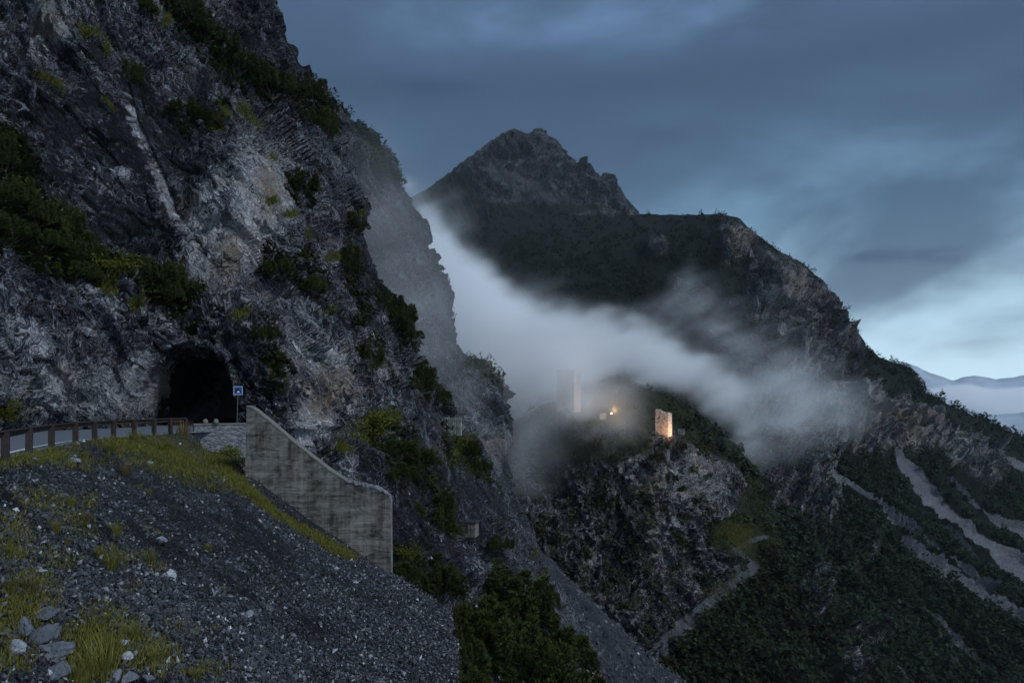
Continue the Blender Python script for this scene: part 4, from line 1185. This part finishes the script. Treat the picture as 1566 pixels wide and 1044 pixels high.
for i, a in enumerate([(72,975,56,'big blue grey boulder, highest of the stack at the lower left',.45),(80,1000,56,'broad flat topped boulder under the biggest one',.5),(38,968,40,'tilted grey boulder left of the big blue grey one',.5),(74,942,44,'slab shaped boulder leaning on top of the stack',.42),
        (25,990,34,'whitish low boulder at the left of the stack',.8),(84,1032,36,'rounded boulder below the flat topped one',.48),(10,968,28,'small flat stone at the left edge of the stack',.45),(262,880,26,'white angular boulder on the mid scree',.92),(246,830,22,'pale boulder above the white angular one',.75),
        (190,1012,26,'white rock standing right of the largest tussock',.85),(178,1036,30,'pale rock at the bottom edge near the tussock',.7),(202,1038,26,'grey rock at the bottom edge, right of the pale rock',.6),(228,1040,22,'small grey rock at the bottom edge farthest right',.5),(112,704,18,'light stone under the rail posts',.7),
        (230,708,16,'light stone on the grassy bank edge',.75),(52,978,24,'grey stone wedged between the stacked boulders',.4),(166,1040,20,'dark rock under the largest tussock',.35),(380,944,18,'pale split stone low on the gravel',.8),(185,985,18,'white stone half hidden behind the tall tussock',.9)]):
    boulder(a[0], a[1], a[2], a[3], 100 + i, a[4], .62 if i in (1, 3, 6) else .8)

def scatter_stones(sheet_name, n, smin, smax, name, weight, seed, mat, lift=.15, power=3.6):
    S = SHEETS[sheet_name]; rg = np.random.default_rng(seed)
    w = weight(S['px'], S['py'], S) * S['front']
    k = rg.choice(len(w), n, p=w / w.sum())
    pos = S['V'][k] + rg.normal(size=(n, 3)) * .05
    tv = np.array([(1,0,0),(-1,0,0),(0,1,0),(0,-1,0),(0,0,1),(0,0,-1)], float)
    tf = np.array([(0,2,4),(2,1,4),(1,3,4),(3,0,4),(2,0,5),(1,2,5),(3,1,5),(0,3,5)])
    size = smin + (smax - smin) * rg.uniform(0, 1, n) ** power * 1.0
    sc_ = np.stack([size * rg.uniform(.7, 1.3, n), size * rg.uniform(.5, 1, n), size * rg.uniform(.3, .7, n)], -1)
    jit = 1 + .35 * rg.normal(size=(n, 6, 1)) * .6
    V = tv[None] * jit * sc_[:, None]
    V = np.einsum('nij,nkj->nki', rand_rot(n, rg), V) + pos[:, None] + S['N'][k][:, None] * (size * lift)[:, None, None]
    Fc = (tf[None] + (np.arange(n) * 6)[:, None, None]).reshape(-1, 3)
    tone = np.clip(rg.beta(1.3, 4.2, n) + .5 * (rg.uniform(0, 1, n) > .955), 0, 1)
    return build(name, V.reshape(-1, 3), Fc, mat, None, False, {'tone': np.repeat(tone, 6)})
def w_scree(px, py, S):
    return (S['V'][:, 1] ** 1.0) * (py < 1090) * (px > -60) * (1 - .8 * np.clip(S['M'][:, 0] * 1.6, 0, 1)) * np.clip(.3 + 1.3 * (S['M'][:, 1]) + .5 * blob(px, py, 600, 930, 130, 70, 30) + .1, .06, 3)
tag(scatter_stones('scree_slope', 95000, .014, .11, 'scree_stones', w_scree, 3, M_stone), kind='stuff')
tag(scatter_stones('talus_chute', 7000, .1, .8, 'talus_stones', lambda px, py, S: .3 + 1.5 * line_mask(px, py, [(860,862),(930,932),(1050,1036)], 9, 10), 4, M_stone), kind='stuff')

# loose grass and ground cover on scree bank and cliff ledges: uncountable
def scatter_grass(sheet_name, n, hmin, hmax, name, weight, seed, mat, blades=5):
    S = SHEETS[sheet_name]; rg = np.random.default_rng(seed)
    w = weight(S) * S['front']
    k = rg.choice(len(w), n, p=w / w.sum())
    p = S['V'][k]; Yd = p[:, 1]
    V, tone = [], []
    for b in range(blades):
        h = rg.uniform(hmin, hmax, (n, 1))
        base = p + rg.normal(size=(n, 3)) * hmax * .35
        d = rg.normal(size=(n, 3)) * .45 + [0, 0, 1] + S['N'][k] * .35; d /= np.linalg.norm(d, axis=1)[:, None]
        s_ = np.cross(d, rg.normal(size=(n, 3))); s_ /= np.linalg.norm(s_, axis=1)[:, None]
        wd = h * .09
        V.append(np.stack([base - s_ * wd, base + s_ * wd, base + d * h], 1).reshape(-1, 3))
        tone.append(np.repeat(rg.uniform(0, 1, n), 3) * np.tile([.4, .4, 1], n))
    V = np.concatenate(V)
    return tag(build(name, V, np.arange(len(V)).reshape(-1, 3), mat, None, False, {'tone': np.concatenate(tone)}), kind='stuff')
scatter_grass('scree_slope', 15000, .05, .20, 'grass', lambda S: np.clip(S['M'][:, 0] - .12, 0, 1) ** 1.3 * S['V'][:, 1], 8, M_grass)
scatter_grass('cliff', 9000, .15, .5, 'ledge_grass', lambda S: np.clip(S['M'][:, 0] - .2, 0, 1) ** 1.2 * S['V'][:, 1], 9, M_olive)

scatter_grass('castle_hill', 2600, .35, .9, 'meadow_grass', lambda S: blob(S['px'], S['py'], 1125, 818, 30, 24, 20) + .4 * blob(S['px'], S['py'], 1095, 900, 30, 10, -40), 10, M_grass)
# ------------------------------------------------------------------ forests: too many to count
def forest(sheet_name, n, hmin, hmax, name, weight, seed, mat, tris=26, slim=.42):
    S = SHEETS[sheet_name]; rg = np.random.default_rng(seed)
    w = np.clip(weight(S), 0, None) * S['front']
    k = rg.choice(len(w), n, p=w / w.sum())
    p = S['V'][k]
    h = rg.uniform(hmin, hmax, n) * rg.uniform(.7, 1.15, n)
    V, tone = [], []
    tn = rg.uniform(0, 1, n)
    for b in range(tris):
        z = rg.uniform(0, 1, n) ** 1.25
        r = (1 - z) * slim * rg.uniform(.3, 1.1, n) + .03
        a = rg.uniform(0, 2 * math.pi, n)
        c = p + np.stack([r * np.cos(a) * h, r * np.sin(a) * h, z * h], -1)
        out = np.stack([np.cos(a), np.sin(a), rg.uniform(-.5, .9, n)], -1)
        s_ = np.stack([-np.sin(a), np.cos(a), rg.normal(size=n) * .5], -1)
        sz = (h * (.10 + .14 * (1 - z)))[:, None]
        V.append(np.stack([c - s_ * sz * .8, c + s_ * sz * .8, c + out * sz * 1.3], 1).reshape(-1, 3))
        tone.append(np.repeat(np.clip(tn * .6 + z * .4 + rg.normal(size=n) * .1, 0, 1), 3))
    V = np.concatenate(V)
    return tag(build(name, V, np.arange(len(V)).reshape(-1, 3), mat, None, False, {'tone': np.concatenate(tone)}), kind='stuff')
def wf_m(S):
    nb = fbm(np.stack([(S['px'] + S['py']) / 170, (S['py'] - .8 * S['px']) / 15, 0 * S['px']], -1), 3, .55, 141)
    ch = np.zeros_like(nb)
    for p_, a_, b_ in SCREE_M: ch = np.maximum(ch, line_mask(S['px'], S['py'] - 2, p_, a_ + 3, b_ + 4, .3))
    return np.clip(1 - 1.4 * ch, 0, 1) * np.clip(.55 + 2.2 * nb, .08, 1.6) * np.clip(S['M'][:, 0] - .3, 0, 1) * (1 - np.clip(S['M'][:, 2] * 2.5, 0, 1)) * (.4 + .6 * sstep(330, 420, S['py'])) * (S['px'] > 640) * (S['px'] < 1600)
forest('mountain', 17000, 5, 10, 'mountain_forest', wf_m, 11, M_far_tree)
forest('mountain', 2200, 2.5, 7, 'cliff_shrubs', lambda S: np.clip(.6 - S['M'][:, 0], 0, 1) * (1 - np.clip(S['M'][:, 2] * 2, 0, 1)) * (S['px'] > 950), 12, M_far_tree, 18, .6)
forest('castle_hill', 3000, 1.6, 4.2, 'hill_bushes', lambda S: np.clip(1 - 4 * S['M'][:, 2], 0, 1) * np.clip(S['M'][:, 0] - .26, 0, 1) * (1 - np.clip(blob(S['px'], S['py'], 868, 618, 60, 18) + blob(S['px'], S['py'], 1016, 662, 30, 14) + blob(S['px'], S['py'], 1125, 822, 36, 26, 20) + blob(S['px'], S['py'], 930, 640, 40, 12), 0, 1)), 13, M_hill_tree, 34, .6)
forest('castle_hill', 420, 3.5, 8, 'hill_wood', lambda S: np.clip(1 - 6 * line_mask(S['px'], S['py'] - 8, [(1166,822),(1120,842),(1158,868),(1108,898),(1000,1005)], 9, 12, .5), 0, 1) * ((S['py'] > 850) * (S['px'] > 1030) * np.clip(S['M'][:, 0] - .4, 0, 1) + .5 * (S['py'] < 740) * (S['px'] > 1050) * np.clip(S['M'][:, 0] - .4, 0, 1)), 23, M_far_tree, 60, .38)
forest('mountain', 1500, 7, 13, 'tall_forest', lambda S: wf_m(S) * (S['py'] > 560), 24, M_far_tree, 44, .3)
forest('ridge', 420, 1.5, 4.5, 'ridge_bushes', lambda S: np.clip(S['M'][:, 0] - .1, 0, 1) + .9 * (S['px'] > interp(edge_r2, S['py']) - 6) * (S['py'] < 600) * .12, 14, M_hill_tree, 30, .6)

BAND = [([(0,250),(30,330),(80,360),(130,410)], 30, 26), ([(190,425),(240,442),(292,462)], 16, 18), ([(262,0),(300,50),(350,100),(420,135),(500,175)], 18, 18), ([(455,140),(500,200)], 16, 10),
        ([(280,180),(330,188)], 14, 10), ([(585,455),(625,525)], 14, 14), ([(600,690),(640,745)], 30, 24), ([(640,585),(690,640)], 10, 8), ([(455,280),(470,310)], 12, 12), ([(535,335),(545,360)], 8, 8), ([(530,400),(560,560)], 10, 14), ([(410,410),(490,450)], 12, 10), ([(690,680),(740,730)], 18, 12), ([(655,790),(690,820)], 16, 12), ([(395,500),(420,600)], 8, 6)]
def w_band(S):
    m = np.zeros_like(S['px'])
    for p_, a_, b_ in BAND: m = np.maximum(m, line_mask(S['px'], S['py'], p_, a_, b_, .8))
    return m * S['V'][:, 1] ** 1.6
forest('cliff', 1500, .5, 1.7, 'cliff_undergrowth', w_band, 15, M_pine, 60, .75)
# countable trees on the castle rock
for i, (px, py, w_, lab) in enumerate([(868,690,34,'broad dark tree on the rim of the castle rock below the foggy tower'),(890,690,28,'dark tree right of the broad one on the castle rim'),(908,690,24,'rounded tree on the castle rim under the floodlight'),(932,672,24,'tree on the castle brow just below the floodlight'),
        (956,690,26,'tree in the dark row between the floodlight and the small tower'),(980,684,22,'low tree left under the small lit tower'),(1005,705,24,'tree beside the upright stone pillar'),(1024,738,24,'tree in the gully of the castle crag'),(1042,690,18,'tree on the shaded side of the small lit tower'),(840,700,26,'misty tree at the left shoulder of the castle rock')]):
    pine('castle_hill', px, py, w_, lab, 'ad'[i % 2], 'trees on the castle rock', 1.05, None, 'hill_tree')['category'] = 'tree'

# ------------------------------------------------------------------ fog: one density grid, poured through the saddle and over the castle rock
def fog_object(name, lo, hi, res, density_fn, mat):
    lo, hi = np.array(lo, float), np.array(hi, float)
    nx, ny, nz = [int(round((hi[i] - lo[i]) / res)) for i in range(3)]
    ax = [np.linspace(lo[i], hi[i], (nx, ny, nz)[i]) for i in range(3)]
    G = np.stack(np.meshgrid(*ax, indexing='ij'), -1).reshape(-1, 3).astype(f32)
    D = density_fn(G).astype(f32)
    me = bpy.data.meshes.new(name); me.vertices.add(len(G)); me.vertices.foreach_set('co', G.ravel())
    a = me.attributes.new('dens', 'FLOAT', 'POINT'); a.data.foreach_set('value', D)
    me.materials.append(mat)
    o = bpy.data.objects.new(name, me); COL.objects.link(o)
    ng = bpy.data.node_groups.new(name + ' grid', 'GeometryNodeTree')
    ng.interface.new_socket('Geometry', in_out='INPUT', socket_type='NodeSocketGeometry')
    ng.interface.new_socket('Geometry', in_out='OUTPUT', socket_type='NodeSocketGeometry')
    g = N(ng)
    gi, go = g.node('NodeGroupInput'), g.node('NodeGroupOutput')
    pos = g.node('GeometryNodeInputPosition').outputs[0]
    sx = g.node('ShaderNodeSeparateXYZ', {0: pos})
    ids = []
    for i, n_ in enumerate((nx, ny, nz)):
        t = g.math('MULTIPLY', g.math('SUBTRACT', sx.outputs[i], float(lo[i])), float((n_ - 1) / (hi[i] - lo[i])))
        t = g.math('ROUND', t); t = g.math('MAXIMUM', g.math('MINIMUM', t, float(n_ - 1)), 0.0)
        it = g.node('FunctionNodeFloatToInt', {0: t}).outputs[0]
        ids.append(it)
    def im(op, a_, b_):
        n_ = ng.nodes.new('FunctionNodeIntegerMath'); n_.operation = op
        for k, v in enumerate((a_, b_)):
            if isinstance(v, bpy.types.NodeSocket): ng.links.new(v, n_.inputs[k])
            else: n_.inputs[k].default_value = v
        return n_.outputs[0]
    index = im('ADD', im('MULTIPLY', im('ADD', im('MULTIPLY', ids[0], ny), ids[1]), nz), ids[2])
    na = g.node('GeometryNodeInputNamedAttribute', data_type='FLOAT'); na.inputs[0].default_value = 'dens'
    si = g.node('GeometryNodeSampleIndex', data_type='FLOAT', domain='POINT', clamp=True)
    ng.links.new(gi.outputs[0], si.inputs['Geometry']); ng.links.new(na.outputs[0], si.inputs['Value']); ng.links.new(index, si.inputs['Index'])
    vc = g.node('GeometryNodeVolumeCube', {'Density': si.outputs[0], 'Min': tuple(lo), 'Max': tuple(hi), 'Resolution X': nx, 'Resolution Y': ny, 'Resolution Z': nz})
    smn = g.node('GeometryNodeSetMaterial'); smn.inputs['Material'].default_value = mat
    ng.links.new(vc.outputs[0], smn.inputs[0]); ng.links.new(smn.outputs[0], go.inputs[0])
    md = o.modifiers.new('grid', 'NODES'); md.node_group = ng
    return tag(o, kind='stuff')
def vol_mat(name, col, aniso, scale=1.0):
    m, nt = new_mat(name); g = N(nt)
    at_ = g.node('ShaderNodeAttribute', attribute_name='density').outputs['Fac']
    v = g.node('ShaderNodeVolumePrincipled', {'Color': (*col, 1), 'Anisotropy': aniso, 'Density': scale})
    v.inputs['Density Attribute'].default_value = 'density'
    nt.links.new(v.outputs[0], g.node('ShaderNodeOutputMaterial').inputs['Volume'])
    return m
# (px, py, Y, radius px, radius in depth m, density per m)
STREAM = [(636,302,470,20,60,.012),(652,335,460,30,60,.02),(672,385,440,40,60,.03),(700,445,420,58,60,.036),(735,495,400,70,60,.038),(785,525,385,72,55,.036),(845,540,370,66,50,.034),(910,535,365,56,45,.03),
          (970,542,365,48,40,.03),(1030,560,368,44,40,.03),(1080,588,370,42,40,.027),(1118,618,372,38,38,.019),(1145,650,375,34,35,.011),(1165,690,378,26,30,.006)]
VEIL = [(1050,425,600,22,40,.004),(1075,462,590,24,40,.005),(1100,500,580,24,40,.006),(1130,540,560,28,40,.006),(1020,470,560,26,40,.004),(980,480,560,30,40,.003),(868,570,250,60,14,.075),(900,625,255,50,10,.02),(960,640,256,40,10,.01),(800,590,300,70,40,.02),(850,560,300,70,30,.02),(930,640,256,60,12,.012),(800,600,262,60,22,.02),(930,585,270,60,22,.010),(790,680,215,44,30,.013),(805,745,205,34,25,.009),(830,700,235,44,14,.010),(860,650,252,60,10,.006),(760,560,290,60,35,.02),
        (600,330,165,80,26,.008),(640,430,165,80,26,.010),(680,520,165,70,24,.009),(565,230,170,60,30,.005),(620,560,150,50,18,.005),(720,610,170,60,22,.004),(530,190,160,50,28,.0025),
        (1200,600,470,60,50,.010),(1250,615,490,50,50,.010),(1160,560,480,60,50,.006),(1290,620,500,40,40,.005),(1180,640,440,50,50,.008),(1150,690,400,30,40,.008),(1200,660,470,40,40,.007),(1100,500,540,60,60,.003),(1050,470,560,50,60,.0022),(820,480,520,70,60,.0025),(1000,525,500,60,50,.003),(900,480,560,80,50,.001),(690,340,560,50,70,.003),(1120,450,560,30,50,.0008),(1090,660,330,40,25,.004)]
def fog_density(G):
    flow = strata(G, (0, R(24), 0), (1 / 70, 1 / 45, 1 / 22))
    n1 = fbm(flow, 4, .55, 201)
    warp = np.stack([n1, fbm(flow * .7 + 9, 2, .5, 202), fbm(flow * 1.3 + 4, 3, .55, 203)], -1)
    n2 = fbm(flow * 3.1 + warp * 1.5, 3, .55, 204)
    acc = []
    for lst, wp in ((STREAM, 15), (VEIL, 18)):
        o_ = np.zeros(len(G), f32)
        for px, py, Y, r, dr, rho in lst:
            c = P(px, py, Y); rr = r / F * Y
            rr = rr * (.9 if wp == 15 else 1.0)
            v = G + warp * wp - c
            e = (v[:, 0] ** 2 + v[:, 2] ** 2) / rr ** 2 + (v[:, 1] / dr) ** 2
            o_ += rho * np.exp(-1.25 * e ** 1.15)
        acc.append(o_)
    u = acc[0] / .034
    body = .050 * sstep(.16, 1.0, u + (.95 * n1 + .7 * n2) * sstep(.02, .3, u)) + acc[0] * .25
    veil = acc[1] * np.clip(.75 + 2.4 * n1 + 2.0 * n2, 0, 3.2)
    out = body + veil
    edge = np.ones(len(G), f32)
    for i, (a, b) in enumerate(zip(FLO, FHI)):
        edge *= sstep(a, a + 14, G[:, i]) * (1 - sstep(b - 14, b, G[:, i]))
    return np.clip(out - 6e-4, 0, 1) * edge
FLO, FHI = (-100, 118, -70), (330, 640, 190)
M_fog = vol_mat('valley fog', (.985, .99, 1.0), 0.0)
fog_object('fog', FLO, FHI, 3.0, fog_density, M_fog)

# sea of cloud far off, beyond the haze
CLO, CHI = np.array([3700, 7300, -420]), np.array([6700, 8100, 420])
def cloud_density(G):
    px = CX + F * G[:, 0] / G[:, 1]
    n = fbm(G / 420, 4, .55, 211); n2 = fbm(G / [900, 500, 300], 3, .5, 215)
    top = (HY - interp([(1300,604),(1415,594),(1450,588),(1480,587),(1520,594),(1560,590),(1640,586),(1760,596)], px)) / F * 7500
    bot = (HY - interp([(1300,625),(1415,612),(1460,622),(1500,632),(1540,640),(1600,634),(1760,634)], px)) / F * 7500
    t = top + 70 * n2 + 40 * n
    d = sstep(0, 60, t - G[:, 2]) * sstep(-10, 120, G[:, 2] - bot + 70 * n)
    e = sstep(CLO[1], CLO[1] + 120, G[:, 1]) * (1 - sstep(CHI[1] - 120, CHI[1], G[:, 1])) * sstep(CLO[0], CLO[0] + 150, G[:, 0])
    return .012 * d * e
fog_object('cloud_sea', CLO, CHI, 24, cloud_density, vol_mat('far cloud', (.99, .99, 1.0), .2))

# the air itself
m, nt = new_mat('air'); g = N(nt)
v = g.node('ShaderNodeVolumePrincipled', {'Color': (.86, .93, 1, 1), 'Density': 3e-5, 'Anisotropy': 0.1})
nt.links.new(v.outputs[0], g.node('ShaderNodeOutputMaterial').inputs['Volume'])
hz = MB().box((-6950, -2600, -720), (6950, 6900, 620)).build('haze', m)
tag(hz, kind='stuff')

# ------------------------------------------------------------------ sky, sun, camera
SUN_EL, SUN_AZ = 44, 126      # soft light from above and behind, a little to the right
w = bpy.data.worlds.new('World'); sc.world = w; w.use_nodes = True
nt = w.node_tree; nt.nodes.clear(); g = N(nt)
tc = g.node('ShaderNodeTexCoord').outputs['Generated']
sky = g.node('ShaderNodeTexSky', sky_type='NISHITA', sun_disc=False, sun_elevation=R(6), sun_rotation=R(SUN_AZ), altitude=1900, air_density=1.0, dust_density=.6, ozone_density=2.0).outputs[0]
sp = g.node('ShaderNodeSeparateXYZ', {0: tc})
X, Yc, Z = sp.outputs
stt = g.node('ShaderNodeMapping', {'Vector': tc, 'Rotation': (0, R(-14), 0), 'Scale': (1.0, 1.0, 2.3)}).outputs[0]
n1 = g.noise(stt, 1.9, 7, .52, .35)
n2 = g.noise(g.node('ShaderNodeMapping', {'Vector': tc, 'Location': (3.1, 1.2, .4), 'Rotation': (0, R(-10), 0), 'Scale': (1, 1, 4.5)}).outputs[0], 3.2, 6, .6, .4)
# overcast: pale near the right-hand skyline, slate higher up
el = g.ramp(Z, [(0.0, (.50, .665, .78)), (.12, (.37, .54, .66)), (.25, (.145, .265, .39)), (.42, (.037, .074, .140)), (.58, (.28, .46, .78)), (1.0, (.66, 1.02, 1.55))])  # unseen top of the dome brightened to light the fog
side = g.rng(X, -.5, .6, .62, 1.08)
el = g.mix(1.0, el, g.node('ShaderNodeCombineColor', {0: side, 1: side, 2: side}).outputs[0], 'MULTIPLY')
nn = g.math('ADD', n1, g.math('MULTIPLY', g.math('SUBTRACT', Z, .2), .5))
dk = g.math('ADD', g.rng(nn, .42, .64, 0, .85), g.rng(n2, .52, .74, 0, .18), True)
cloud = g.mix(dk, el, (.044, .078, .135))
back_ = g.rng(Yc, .15, -.6, 1.0, 1.3)          # unseen sky behind the camera, brightened as frontal fill light
cloud = g.mix(1.0, cloud, g.node('ShaderNodeCombineColor', {0: back_, 1: back_, 2: back_}).outputs[0], 'MULTIPLY')
cs = g.node('ShaderNodeVectorMath', {0: cloud}, operation='SCALE'); cs.inputs['Scale'].default_value = 9.0
col = g.mix(.92, sky, cs.outputs[0])
bg = g.node('ShaderNodeBackground', {'Color': col, 'Strength': .1})
nt.links.new(bg.outputs[0], g.node('ShaderNodeOutputWorld').inputs[0])

ld = bpy.data.lights.new('sun', 'SUN'); ld.energy = 1.35; ld.angle = R(14); ld.color = (.90, .95, 1.0)
so = bpy.data.objects.new('sun', ld); COL.objects.link(so)
az, ele = R(SUN_AZ), R(SUN_EL)
from mathutils import Vector
dirv = Vector((math.sin(az) * math.cos(ele), math.cos(az) * math.cos(ele), math.sin(ele)))   # towards the sun
so.rotation_euler = (-dirv).to_track_quat('-Z', 'Y').to_euler()

cam = bpy.data.cameras.new('camera'); co = bpy.data.objects.new('camera', cam); COL.objects.link(co)
co.location = (0, 0, 0); co.rotation_euler = (R(90), 0, 0)
cam.sensor_width = 36; cam.lens = 36 * F / 1566; cam.shift_y = (HY - 522) / 1566
cam.clip_start = .1; cam.clip_end = 40000
sc.camera = co

vs = sc.view_settings
vs.view_transform = 'Standard'; vs.look = 'None'; vs.exposure = .58; vs.gamma = 1; vs.use_curve_mapping = False
c = sc.cycles
c.use_denoising = True
try: c.denoiser = 'OPENIMAGEDENOISE'
except Exception: pass
c.max_bounces = 8; c.diffuse_bounces = 2; c.glossy_bounces = 1; c.volume_bounces = 12; c.transparent_max_bounces = 8
c.volume_step_rate = 1.0; c.volume_max_steps = 256
c.use_adaptive_sampling = True; c.adaptive_threshold = .02
